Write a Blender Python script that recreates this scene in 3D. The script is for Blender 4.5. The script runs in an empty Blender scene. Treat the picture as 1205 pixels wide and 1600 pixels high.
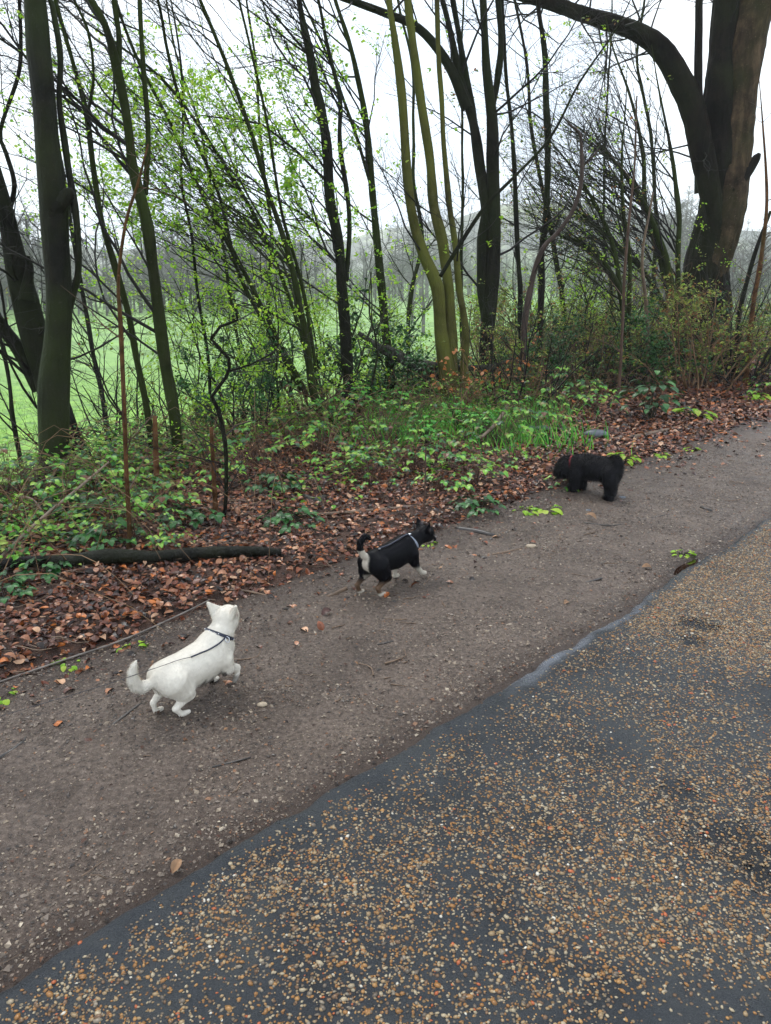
import bpy, math, random
import numpy as np
from mathutils import Vector, Matrix
random.seed(7); rng = np.random.default_rng(11)
C = bpy.context.scene.collection
SC = bpy.context.scene

# ------------------------------------------------------------------ camera, sky, sun, exposure
CAM_H = 1.5; PITCH = math.radians(17.4); FPX = 1180.0
cd = bpy.data.cameras.new('camera'); cam = bpy.data.objects.new('camera', cd); C.objects.link(cam)
cam.location = (0, 0, CAM_H); cam.rotation_euler = (math.radians(90) - PITCH, 0, 0)
cd.sensor_fit = 'VERTICAL'; cd.sensor_height = 24; cd.lens = 24 * FPX / 1600
cd.clip_start = 0.05; cd.clip_end = 3000
SC.camera = cam
W = bpy.data.worlds.new('World'); SC.world = W; W.use_nodes = True
nt = W.node_tree; nt.nodes.clear()
SUN_EL, SUN_ROT = math.radians(50), math.radians(-70)
o_ = nt.nodes.new('ShaderNodeOutputWorld'); bg = nt.nodes.new('ShaderNodeBackground')
sk = nt.nodes.new('ShaderNodeTexSky'); sk.sky_type = 'NISHITA'; sk.sun_disc = False
sk.sun_elevation = SUN_EL; sk.sun_rotation = SUN_ROT; sk.dust_density = 3
tc = nt.nodes.new('ShaderNodeTexCoord'); nz = nt.nodes.new('ShaderNodeTexNoise')
nz.inputs['Scale'].default_value = 2.2; nz.inputs['Detail'].default_value = 5
rp = nt.nodes.new('ShaderNodeValToRGB')
rp.color_ramp.elements[0].position = .3; rp.color_ramp.elements[0].color = (.60, .70, .86, 1)
rp.color_ramp.elements[1].position = .7; rp.color_ramp.elements[1].color = (.93, .97, 1, 1)
sc_ = nt.nodes.new('ShaderNodeVectorMath'); sc_.operation = 'SCALE'; sc_.inputs['Scale'].default_value = 10.5
mx = nt.nodes.new('ShaderNodeMix'); mx.data_type = 'RGBA'; mx.inputs['Factor'].default_value = .88
nt.links.new(tc.outputs['Generated'], nz.inputs['Vector']); nt.links.new(nz.outputs['Fac'], rp.inputs['Fac'])
nt.links.new(rp.outputs['Color'], sc_.inputs[0]); nt.links.new(sk.outputs['Color'], mx.inputs['A'])
nt.links.new(sc_.outputs[0], mx.inputs['B']); nt.links.new(mx.outputs['Result'], bg.inputs['Color'])
bg.inputs['Strength'].default_value = .1
nt.links.new(bg.outputs[0], o_.inputs[0])
sd = bpy.data.lights.new('sun', 'SUN'); so = bpy.data.objects.new('sun', sd); C.objects.link(so)
sd.energy = 1.4; sd.angle = math.radians(22); sd.color = (1, .97, .92)
so.rotation_euler = (math.radians(38), 0, math.radians(200))
so.location = (0, 0, 30)
SC.view_settings.view_transform = 'Standard'; SC.view_settings.look = 'None'
SC.view_settings.gamma = 1; SC.view_settings.exposure = 1.0; SC.view_settings.use_curve_mapping = False
SC.cycles.max_bounces = 6; SC.cycles.diffuse_bounces = 3; SC.cycles.transparent_max_bounces = 4
SC.cycles.glossy_bounces = 2; SC.cycles.transmission_bounces = 3; SC.cycles.volume_bounces = 1
SC.cycles.use_denoising = True

# ------------------------------------------------------------------ pixel -> world helpers (the photo is 1205x1600)
def ray(px, py):
    x = (px - 602.5) / FPX; y = (800 - py) / FPX
    return np.array([x, math.cos(PITCH) + y * math.sin(PITCH), -math.sin(PITCH) + y * math.cos(PITCH)])
def P(px, py, Y):
    d = ray(px, py); t = Y / d[1]
    return np.array([d[0] * t, Y, CAM_H + d[2] * t])
SQ = math.sqrt(.5)
def ts(x, y): return (x + y) * SQ, (y - x) * SQ          # along / across the path
def xy(t, s): return (t - s) * SQ, (t + s) * SQ

# ------------------------------------------------------------------ numpy noise
def _h(ix, iy, iz, seed):
    n = (ix * 374761393 + iy * 668265263 + iz * 2147483647 + seed * 974634777) & 0xffffffff
    n = ((n ^ (n >> 13)) * 1274126177) & 0xffffffff
    n = (n ^ (n >> 16)) & 0xffffff
    return n / float(0xffffff)
def vn(x, y, z=0, seed=0):
    x = np.asarray(x, float); y = np.asarray(y, float); z = np.zeros_like(x) + z
    ix = np.floor(x).astype(np.int64); iy = np.floor(y).astype(np.int64); iz = np.floor(z).astype(np.int64)
    fx, fy, fz = x - ix, y - iy, z - iz
    fx = fx * fx * (3 - 2 * fx); fy = fy * fy * (3 - 2 * fy); fz = fz * fz * (3 - 2 * fz)
    r = 0
    for a in (0, 1):
        for b in (0, 1):
            for c in (0, 1):
                r = r + _h(ix + a, iy + b, iz + c, seed) * (fx if a else 1 - fx) * (fy if b else 1 - fy) * (fz if c else 1 - fz)
    return r * 2 - 1
def fbm(x, y, z=0, seed=0, o=4):
    r = 0; a = 1
    for i in range(o):
        r = r + a * vn(np.asarray(x) * 2 ** i, np.asarray(y) * 2 ** i, np.asarray(z) * 2 ** i, seed + i); a *= .5
    return r / 1.9
def sstep(a, b, x):
    t = np.clip((x - a) / (b - a), 0, 1); return t * t * (3 - 2 * t)

def crest(t): return np.clip(5.2 + .2 * t, 5.0, 8.2)
def H(x, y):
    """terrain height: flat under road and path, leafy verge, bank, sunken field, far hill"""
    x = np.asarray(x, float); y = np.asarray(y, float)
    t, s = ts(x, y)
    c = crest(t)
    z = -.06 + .10 * sstep(2.62, 3.0, s) + .05 * fbm(x * .9, y * .9, 0, 3) * sstep(2.8, 3.6, s)
    z = z + .03 * fbm(x * 4, y * 4, 0, 5, 3) * sstep(2.8, 3.4, s)
    d = np.clip(s - c, 0, None)
    z = z - 2.7 * (1 - np.exp(-(d / 4.2) ** 1.4))
    z = z + np.where(s > c + 3, .12 * fbm(x * .35, y * .35, 0, 9), 0) + .25 * fbm(x * .05, y * .05, 0, 19) * sstep(10, 30, s - c)
    R = np.hypot(x, y)
    z = z + 27 * sstep(190, 330, R) * np.clip(.55 + .6 * np.exp(-((x / (R + 1) - .16) / .2) ** 2) + .25 * fbm(x * .012, y * .012, 0, 23), .3, 1.2) * (y > 0)
    z = z + 2.2 * fbm(x * .07, y * .07, 0, 29, 3) * sstep(205, 250, R)
    z = z - np.clip(-s - 4, 0, 3) * .05
    return z
def hit(px, py):
    d = ray(px, py); t = .5
    while t < 400:
        p = d * t + (0, 0, CAM_H)
        if p[2] < H(p[0], p[1]): break
        t *= 1.01
    return d * t + (0, 0, CAM_H)
def hz(x, y):   # visible surface height incl. path and road sheets
    t, s = ts(x, y)
    z = H(x, y)
    return np.where(s < 1.5, .03, np.where(s < 2.9, np.maximum(z, 0), z))

# ------------------------------------------------------------------ mesh accumulation and object helpers
class Acc:
    def __init__(s): s.v = []; s.f3 = []; s.f4 = []; s.n = 0
    def add(s, v, f3=None, f4=None):
        v = np.asarray(v, float)
        if f3 is not None and len(f3): s.f3.append(np.asarray(f3) + s.n)
        if f4 is not None and len(f4): s.f4.append(np.asarray(f4) + s.n)
        s.v.append(v); s.n += len(v)
def mesh_of(name, acc, origin=(0, 0, 0), smooth=True):
    v = np.concatenate(acc.v) - np.asarray(origin, float)
    f3 = np.concatenate(acc.f3) if acc.f3 else np.zeros((0, 3), int)
    f4 = np.concatenate(acc.f4) if acc.f4 else np.zeros((0, 4), int)
    me = bpy.data.meshes.new(name)
    me.vertices.add(len(v)); me.vertices.foreach_set('co', v.astype(np.float32).ravel())
    nl = f3.size + f4.size
    me.loops.add(nl); me.loops.foreach_set('vertex_index', np.concatenate([f3.ravel(), f4.ravel()]).astype(np.int32))
    npoly = len(f3) + len(f4)
    tot = np.concatenate([np.full(len(f3), 3), np.full(len(f4), 4)])
    st = np.concatenate([[0], np.cumsum(tot)[:-1]]) if npoly else tot
    me.polygons.add(npoly); me.polygons.foreach_set('loop_start', st.astype(np.int32))
    me.polygons.foreach_set('loop_total', tot.astype(np.int32))
    me.polygons.foreach_set('use_smooth', np.full(npoly, smooth, bool))
    me.update(calc_edges=True)
    return me
def obj(name, acc, mat, parent=None, origin=None, smooth=True):
    if origin is None: origin = tuple(parent.location) if parent is not None and parent.type == 'EMPTY' else (parent.get('_o', (0, 0, 0)) if parent is not None else (0, 0, 0))
    me = acc if isinstance(acc, bpy.types.Mesh) else mesh_of(name, acc, origin, smooth)
    me.name = name
    o = bpy.data.objects.new(name, me); C.objects.link(o)
    if mat is not None: me.materials.append(mat)
    if parent is not None: o.parent = parent
    else: o.location = origin
    return o
def tag(o, label=None, cat=None, group=None, kind=None):
    if label: o['label'] = label
    if cat: o['category'] = cat
    if group: o['group'] = group
    if kind: o['kind'] = kind
    return o
def thing(name, loc, label, cat, group=None, rz=0):
    o = bpy.data.objects.new(name, None); C.objects.link(o); o.location = [float(a) for a in loc]; o.rotation_euler = (0, 0, rz)
    o.empty_display_size = .1
    return tag(o, label, cat, group)
def dup(root, loc, rz, sc=1, label=None, group=None):
    r = root.copy(); C.objects.link(r); r.location = [float(a) for a in loc]; r.rotation_euler = (0, 0, rz); r.scale = (sc,) * 3
    if label: r['label'] = label
    if group: r['group'] = group
    for ch in list(root.children):
        c = ch.copy(); C.objects.link(c); c.parent = r
        for g in list(ch.children):
            d = g.copy(); C.objects.link(d); d.parent = c
    return r

def resample(pts, step):
    """Catmull-Rom through pts (N,4: xyz r)"""
    p = np.asarray(pts, float)
    if len(p) == 2: p = np.array([p[0], (p[0] + p[1]) / 2, p[1]])
    e = np.vstack([2 * p[0] - p[1], p, 2 * p[-1] - p[-2]])
    out = []
    for i in range(1, len(e) - 2):
        L = np.linalg.norm(e[i + 1][:3] - e[i][:3]); n = max(1, int(L / step))
        u = (np.arange(n) / n)[:, None]
        a, b, c, d = e[i - 1], e[i], e[i + 1], e[i + 2]
        out.append(.5 * (2 * b + (c - a) * u + (2 * a - 5 * b + 4 * c - d) * u * u + (3 * b - a - 3 * c + d) * u ** 3))
    out.append(p[-1:])
    q = np.vstack(out); q[:, 3] = np.clip(q[:, 3], .0005, None)
    return q
def tube(acc, pts, sides=6, rough=0, cap=False, seed=0, ridge=0):
    p = np.asarray(pts, float); X = p[:, :3]; r = p[:, 3]
    n = len(X)
    if n < 2: return
    T = np.gradient(X, axis=0); T /= np.linalg.norm(T, axis=1)[:, None] + 1e-9
    m = T.mean(0); ref = np.array([1., 0, 0]) if abs(m[0]) < .6 * np.linalg.norm(m) + 1e-9 else np.array([0, 0, 1.])
    if abs(m @ ref) > .9 * np.linalg.norm(m): ref = np.array([0, 1., 0])
    A = np.cross(T, ref); A /= np.linalg.norm(A, axis=1)[:, None] + 1e-9
    B = np.cross(T, A)
    th = np.arange(sides) * 2 * math.pi / sides
    co, si = np.cos(th)[None, :, None], np.sin(th)[None, :, None]
    rr = r[:, None, None] * np.ones((n, sides, 1))
    D = A[:, None] * co + B[:, None] * si
    V = X[:, None] + D * rr
    if rough:
        f = fbm(V[..., 0] * 5 + 7, V[..., 1] * 5, V[..., 2] * 2.0 + seed, seed, 3) + .5 * fbm(V[..., 0] * 22, V[..., 1] * 22, V[..., 2] * 5, seed + 5, 2)
        if ridge:
            tt_ = th[None] * sides * 0 + th[None]; zz = np.cumsum(np.r_[0, np.linalg.norm(np.diff(X, axis=0), axis=1)])[:, None]
            wv = .35 * vn(np.cos(tt_) * 3 + 0 * zz, np.sin(tt_) * 3 + 0 * zz, zz * 1.2, seed + 2)
            rg = 1 - np.abs(vn(np.cos(tt_ + wv * .3) * 7, np.sin(tt_ + wv * .3) * 7, zz * 1.8, seed + 8)) - .5 * np.abs(vn(np.cos(tt_ + wv * .2) * 15, np.sin(tt_ + wv * .2) * 15, zz * 4, seed + 9))
            f = f + rg * ridge
        V = V + D * (f[..., None] * rough * rr)
    V = V.reshape(-1, 3)
    i = np.arange(n - 1)[:, None] * sides; j = np.arange(sides)[None]; k = (j + 1) % sides
    F = np.stack([i + j, i + k, i + sides + k, i + sides + j], -1).reshape(-1, 4)
    f3 = None
    if cap:
        V = np.vstack([V, X[0] - T[0] * r[0] * .15, X[-1] + T[-1] * r[-1] * .15]); a = n * sides
        jj = np.arange(sides); kk = (jj + 1) % sides
        f3 = np.vstack([np.stack([kk, jj, jj * 0 + a], -1), np.stack([(n - 1) * sides + jj, (n - 1) * sides + kk, jj * 0 + a + 1], -1)])
    acc.add(V, f3, F)

def rotmats(yaw, tilt, tiltdir, roll=None):
    """rotation: yaw about z then tilt about a horizontal axis"""
    n = len(yaw)
    cy, sy = np.cos(yaw), np.sin(yaw); Z = np.zeros(n); O = np.ones(n)
    Rz = np.stack([cy, -sy, Z, sy, cy, Z, Z, Z, O], -1).reshape(n, 3, 3)
    ax, ay = np.cos(tiltdir), np.sin(tiltdir); c, s = np.cos(tilt), np.sin(tilt); C1 = 1 - c
    Rt = np.stack([c + ax * ax * C1, ax * ay * C1, ay * s, ax * ay * C1, c + ay * ay * C1, -ax * s, -ay * s, ax * s, c], -1).reshape(n, 3, 3)
    return Rt @ Rz
def scatter(acc, tv, tf, pos, R, sc):
    sc = np.asarray(sc, float)
    if sc.ndim == 1: sc = sc[:, None, None]
    else: sc = sc[:, None, :]
    V = np.einsum('nij,nvj->nvi', R, tv[None] * sc) + pos[:, None]
    n, k = len(pos), len(tv)
    F = (tf[None] + (np.arange(n) * k)[:, None, None]).reshape(-1, tf.shape[1])
    if tf.shape[1] == 3: acc.add(V.reshape(-1, 3), F, None)
    else: acc.add(V.reshape(-1, 3), None, F)
def leaf_tpl(w=.32, fold=.12, curl=.2, lobes=0, n=4, twist=0):
    """pointed oval leaf lying along +x, length 1"""
    st = np.linspace(0, 1, n + 2)[1:-1]
    v = [(0, 0, 0)]
    for u in st:
        ww = w * math.sin(math.pi * u ** .85) ** .8 * (1 + lobes * (1 if int(u * 10) % 2 else -1))
        z = curl * (math.sin(u * 3.0)) * .5
        v += [(u, ww, z + fold * ww * 2 + twist * u), (u, 0, z), (u, -ww, z + fold * ww * 2 - twist * u)]
    v.append((1, 0, curl * .07 - .05))
    f = [(0, 2, 1), (0, 3, 2)]
    for i in range(n - 1):
        a = 1 + 3 * i
        f += [(a, a + 1, a + 4), (a, a + 4, a + 3), (a + 1, a + 2, a + 5), (a + 1, a + 5, a + 4)]
    a = 1 + 3 * (n - 1); L = len(v) - 1
    f += [(a, a + 1, L), (a + 1, a + 2, L)]
    return np.array(v, float), np.array(f)
def ico(sub=1):
    import bmesh
    bm = bmesh.new(); bmesh.ops.create_icosphere(bm, subdivisions=sub, radius=1)
    v = np.array([q.co[:] for q in bm.verts]); f = np.array([[q.index for q in k.verts] for k in bm.faces]); bm.free()
    return v, f

# ------------------------------------------------------------------ materials
def new_mat(name):
    m = bpy.data.materials.new(name); m.use_nodes = True; t = m.node_tree
    b = t.nodes['Principled BSDF']; return m, t, b
def N(t, typ, **kw):
    n = t.nodes.new(typ)
    for k, v in kw.items():
        if k in n.inputs: n.inputs[k].default_value = v
        else: setattr(n, k, v)
    return n
def ramp(t, stops, src, interp='LINEAR'):
    r = t.nodes.new('ShaderNodeValToRGB'); cr = r.color_ramp; cr.interpolation = interp
    while len(cr.elements) < len(stops): cr.elements.new(.5)
    for e, (p, c) in zip(cr.elements, stops): e.position = p; e.color = (*c, 1)
    t.links.new(src, r.inputs['Fac']); return r
def mixc(t, a, b, fac, mode='MIX'):
    m = t.nodes.new('ShaderNodeMix'); m.data_type = 'RGBA'; m.blend_type = mode
    for s, v in (('A', a), ('B', b)):
        if isinstance(v, tuple): m.inputs[s].default_value = (*v, 1)
        else: t.links.new(v, m.inputs[s])
    if isinstance(fac, (int, float)): m.inputs['Factor'].default_value = fac
    else: t.links.new(fac, m.inputs['Factor'])
    return m.outputs['Result']
def bump(t, b, h, dist=.01, st=1.0, prev=None):
    n = N(t, 'ShaderNodeBump'); n.inputs['Distance'].default_value = dist; n.inputs['Strength'].default_value = st
    t.links.new(h, n.inputs['Height'])
    if prev: t.links.new(prev.outputs[0], n.inputs['Normal'])
    t.links.new(n.outputs[0], b.inputs['Normal']); return n
def noise(t, scale, detail=4, rough=.6, vec=None, dist=0):
    n = N(t, 'ShaderNodeTexNoise'); n.inputs['Scale'].default_value = scale; n.inputs['Detail'].default_value = detail
    n.inputs['Roughness'].default_value = rough; n.inputs['Distortion'].default_value = dist
    if vec is not None: t.links.new(vec, n.inputs['Vector'])
    return n.outputs['Fac']
def geo(t): return N(t, 'ShaderNodeNewGeometry')

def island_mat(name, stops, rough=.6, spec=.4, transl=0, interp='CONSTANT', var=.25, hollow=0):
    m, t, b = new_mat(name)
    g = geo(t); r = ramp(t, stops, g.outputs['Random Per Island'], interp)
    col = r.outputs[0]
    nn = noise(t, 30, 2, .5, g.outputs['Position'])
    dk = ramp(t, [(.3, (1 - var,) * 3), (.7, (1 + var * .4,) * 3)], nn)
    col = mixc(t, col, dk.outputs[0], 1.0, 'MULTIPLY')
    t.links.new(col, b.inputs['Base Color']); b.inputs['Roughness'].default_value = rough
    b.inputs['Specular IOR Level'].default_value = spec
    if transl:
        tr = N(t, 'ShaderNodeBsdfTranslucent'); ms = N(t, 'ShaderNodeMixShader'); ms.inputs[0].default_value = transl
        t.links.new(col, tr.inputs['Color']); t.links.new(b.outputs[0], ms.inputs[1]); t.links.new(tr.outputs[0], ms.inputs[2])
        t.links.new(ms.outputs[0], t.nodes['Material Output'].inputs['Surface'])
    return m
def bark_mat(name, base, dark, moss, moss_amt=.45, sc=1.0, spec=.18, rough=.62):
    base, moss = tuple(k * .29 for k in base), tuple(k * .55 for k in moss)
    m, t, b = new_mat(name)
    g = geo(t); pos = g.outputs['Position']
    mp = N(t, 'ShaderNodeMapping'); mp.inputs['Scale'].default_value = (14 * sc, 14 * sc, 4 * sc); t.links.new(pos, mp.inputs['Vector'])
    n1 = noise(t, 1.0, 8, .65, mp.outputs[0], .4)
    n2 = noise(t, 1.6, 4, .6, pos)
    n0 = noise(t, 5.5 * sc, 5, .65, pos, .8)
    c = ramp(t, [(.34, dark), (.50, tuple((p_ + q_) * .5 for p_, q_ in zip(dark, base))), (.62, base)], n1).outputs[0]
    c = mixc(t, c, ramp(t, [(.34, (.35,) * 3), (.6, (1.25,) * 3)], n0).outputs[0], 1.0, 'MULTIPLY')
    mr = ramp(t, [(.5 - moss_amt * .35, (0, 0, 0)), (.78 - moss_amt * .3, (1, 1, 1))], n2)
    mm = mixc(t, c, moss, mr.outputs[0])
    # pale lichen specks
    n3 = noise(t, 55, 2, .5, pos); lr = ramp(t, [(.66, (0, 0, 0)), (.74, (.5, .5, .5))], n3)
    mm = mixc(t, mm, tuple(min(1, k * 2.0 + .02) for k in base), lr.outputs[0])
    t.links.new(mm, b.inputs['Base Color']); b.inputs['Roughness'].default_value = rough; b.inputs['Specular IOR Level'].default_value = spec * .22
    b1 = bump(t, b, n1, .035 / sc ** .5, 1); bump(t, b, n3, .004, .5, b1)
    return m
def plain(name, col, rough=.6, metal=0, spec=.4, nscale=None, var=.25, bd=0):
    m, t, b = new_mat(name); b.inputs['Roughness'].default_value = rough; b.inputs['Metallic'].default_value = metal
    b.inputs['Specular IOR Level'].default_value = spec; b.inputs['Base Color'].default_value = (*col, 1)
    if nscale:
        g = geo(t); f = noise(t, nscale, 5, .6, g.outputs['Position'])
        r = ramp(t, [(.3, tuple(k * (1 - var) for k in col)), (.7, tuple(k * (1 + var) for k in col))], f)
        t.links.new(r.outputs[0], b.inputs['Base Color'])
        if bd: bump(t, b, f, bd, .8)
    return m

M = {}
M['bark_beech'] = bark_mat('bark_beech', (.050, .045, .028), (.012, .012, .010), (.045, .060, .018), .4, .8, .35, .5)
M['bark_dark'] = bark_mat('bark_dark', (.050, .045, .034), (.012, .011, .009), (.035, .045, .018), .3)
M['bark_green'] = bark_mat('bark_green', (.060, .064, .026), (.018, .018, .010), (.055, .078, .018), .55)
M['bark_yellow'] = bark_mat('bark_yellow', (.25, .215, .07), (.045, .038, .018), (.19, .20, .045), .6)
M['bark_giant'] = bark_mat('bark_giant', (.040, .028, .019), (.006, .005, .004), (.035, .040, .018), .2, .55)
M['bark_brown'] = bark_mat('bark_brown', (.34, .225, .14), (.030, .020, .013), (.05, .05, .02), .15, .55)
M['bark_orange'] = bark_mat('bark_orange', (.42, .21, .10), (.11, .05, .022), (.10, .08, .03), .1, 2)
M['twig'] = plain('twig_bark', (.016, .014, .013), .6, 0, .15, 9, .45)
M['twig_moss'] = plain('twig_moss', (.026, .028, .014), .6, 0, .1, 6, .5)
M['twig_brown'] = plain('twig_brown', (.055, .036, .030), .6, 0, .2, 8, .4)
M['twig_red'] = plain('twig_red', (.075, .040, .026), .6, 0, .35, 8, .4)
M['deadwood'] = bark_mat('deadwood', (.45, .42, .38), (.020, .018, .015), (.05, .06, .03), .2, 2)
M['logwet'] = bark_mat('logwet', (.040, .036, .033), (.006, .006, .006), (.03, .035, .015), .2, 1.5, .45, .38)
M['stick'] = plain('stick_wood', (.13, .085, .055), .6, 0, .35, 14, .45)
M['stick_pale'] = plain('stick_pale', (.17, .125, .085), .6, 0, .35, 14, .35)
M['crumb'] = island_mat('crumb', [(0, (.035, .018, .012)), (.35, (.07, .032, .020)), (.6, (.018, .012, .010)), (.8, (.13, .06, .03)), (.94, (.22, .12, .06))], .5, .25, 0)
M['cane'] = plain('bramble_cane', (.16, .095, .050), .6, 0, .2, 8, .5)
M['greystick'] = plain('grey_stick', (.14, .12, .105), .5, 0, .3, 14, .5)
M['stick_dark'] = plain('stick_dark', (.025, .020, .017), .4, 0, .5, 14, .4)
M['litter'] = island_mat('leaf_litter', [(0, (.11, .030, .013)), (.18, (.045, .015, .010)), (.32, (.20, .058, .022)), (.46, (.016, .009, .007)), (.58, (.22, .085, .038)),
    (.68, (.09, .036, .022)), (.80, (.34, .15, .075)), (.90, (.42, .125, .026)), (.96, (.50, .29, .17))], .34, .35, .0, var=.45)
M['beechleaf'] = island_mat('dead_beech_leaf', [(0, (.55, .20, .07)), (.4, (.42, .14, .04)), (.7, (.62, .30, .15))], .5, .3, .35)
M['tanleaf'] = island_mat('tan_leaf', [(0, (.26, .15, .08)), (1, (.30, .2, .1))], .5, .3, .1)
M['spring'] = island_mat('spring_leaf', [(0, (.34, .60, .04)), (.3, (.24, .50, .03)), (.6, (.44, .66, .06)), (.85, (.52, .66, .10))], .45, .3, .5)
M['bramble'] = island_mat('bramble_leaf', [(0, (.13, .38, .028)), (.2, (.04, .17, .028)), (.38, (.23, .48, .045)), (.56, (.022, .085, .026)), (.70, (.32, .50, .06)), (.82, (.20, .20, .04)), (.92, (.16, .065, .03))], .36, .5, .3)
M['nettleleaf'] = island_mat('nettle_leaf', [(0, (.08, .34, .04)), (.4, (.14, .46, .05)), (.75, (.05, .22, .035))], .45, .3, .35)
M['cover'] = island_mat('cover_leaf', [(0, (.12, .34, .030)), (.2, (.035, .13, .025)), (.4, (.21, .42, .04)), (.55, (.20, .20, .04)), (.68, (.025, .075, .025)), (.8, (.15, .07, .03)), (.9, (.28, .38, .06))], .5, .3, .3)
M['darkleaf'] = island_mat('evergreen_leaf', [(0, (.020, .085, .018)), (.35, (.035, .13, .028)), (.6, (.012, .050, .012)), (.85, (.06, .17, .035))], .38, .3, .12)
M['olive'] = island_mat('olive_leaf', [(0, (.15, .22, .040)), (.3, (.28, .37, .06)), (.5, (.07, .13, .035)), (.72, (.38, .42, .08)), (.86, (.28, .13, .05))], .5, .25, .4)
M['lush'] = island_mat('lush_grass', [(0, (.05, .26, .03)), (.4, (.12, .46, .045)), (.8, (.26, .58, .07))], .4, .4, .35)
M['fieldgrass'] = island_mat('field_grass', [(0, (.17, .36, .045)), (.3, (.12, .27, .04)), (.6, (.24, .44, .07)), (.85, (.22, .27, .09))], .5, .3, .3)
M['bark_far'] = plain('far_wood', (.14, .135, .125), .8, 0, .2, .15, .4)
M['far_green'] = island_mat('far_green', [(0, (.08, .11, .03)), (.5, (.12, .16, .05))], .7, .2, .2)

# ground: grass field beyond the bank, dark leaf mould on the verge (mask baked as an attribute of where grass grows)
def ground_mat():
    m, t, b = new_mat('ground_soil_grass'); g = geo(t); pos = g.outputs['Position']
    a = N(t, 'ShaderNodeAttribute', attribute_name='grass')
    n1 = noise(t, 18, 8, .7, pos); n2 = noise(t, .35, 6, .6, pos); n3 = noise(t, 2.4, 6, .7, pos, .5)
    soil = ramp(t, [(.3, (.018, .012, .009)), (.55, (.06, .030, .020)), (.75, (.12, .055, .03))], n1).outputs[0]
    gr = ramp(t, [(.28, (.045, .085, .022)), (.42, (.10, .21, .035)), (.55, (.19, .37, .045)), (.75, (.27, .44, .07))], n3).outputs[0]
    far = ramp(t, [(.36, (.11, .20, .055)), (.5, (.16, .30, .07)), (.65, (.21, .36, .09))], n2).outputs[0]
    a3 = N(t, 'ShaderNodeAttribute', attribute_name='far')
    gr = mixc(t, gr, far, a3.outputs['Fac'])
    col = mixc(t, soil, gr, a.outputs['Fac'])
    hl = N(t, 'ShaderNodeAttribute', attribute_name='hill')
    n4 = noise(t, .03, 8, .75, pos); hc = ramp(t, [(.40, (.10, .11, .10)), (.54, (.15, .16, .13)), (.62, (.30, .34, .20)), (.64, (.12, .13, .11))], n4).outputs[0]
    col = mixc(t, col, hc, hl.outputs['Fac'])
    t.links.new(col, b.inputs['Base Color']); b.inputs['Roughness'].default_value = .75; b.inputs['Specular IOR Level'].default_value = .25
    b1 = bump(t, b, n1, .03, .8); bump(t, b, n3, .12, .8, b1)
    return m
def path_mat():
    m, t, b = new_mat('wet_dirt'); g = geo(t); pos = g.outputs['Position']
    n1 = noise(t, 3, 6, .6, pos); n2 = noise(t, 60, 6, .7, pos); n5 = noise(t, .9, 4, .6, pos)
    c = ramp(t, [(.28, (.034, .024, .018)), (.5, (.120, .089, .069)), (.70, (.225, .175, .14))], n2).outputs[0]
    c2 = ramp(t, [(.3, (.50, .47, .46)), (.55, (.86, .85, .85)), (.75, (1.08, 1.08, 1.08))], n1).outputs[0]
    c = mixc(t, c, c2, 1.0, 'MULTIPLY')
    v = N(t, 'ShaderNodeTexVoronoi'); v.inputs['Scale'].default_value = 130; t.links.new(pos, v.inputs['Vector'])
    sp = ramp(t, [(.16, (1, 1, 1)), (.30, (0, 0, 0))], v.outputs['Distance']).outputs[0]
    vc = N(t, 'ShaderNodeSeparateColor'); t.links.new(v.outputs['Color'], vc.inputs[0])
    sel = ramp(t, [(.80, (0, 0, 0)), (.84, (1, 1, 1))], vc.outputs[0]).outputs[0]
    msk = mixc(t, sp, sel, 1.0, 'MULTIPLY')
    gc = ramp(t, [(0, (.18, .12, .075)), (.5, (.22, .175, .135)), (1, (.11, .08, .06))], vc.outputs[1]).outputs[0]
    c = mixc(t, c, gc, msk)
    ed = N(t, 'ShaderNodeAttribute', attribute_name='edge')
    c = mixc(t, c, (.036, .022, .016), ed.outputs['Fac'])
    t.links.new(c, b.inputs['Base Color'])
    rr = ramp(t, [(.35, (.24,) * 3), (.6, (.60,) * 3)], n5).outputs[0]; t.links.new(rr, b.inputs['Roughness'])
    b.inputs['Specular IOR Level'].default_value = .3
    b1 = bump(t, b, n2, .016, 1.0); bump(t, b, msk, .004, .6, b1)
    return m
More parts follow.
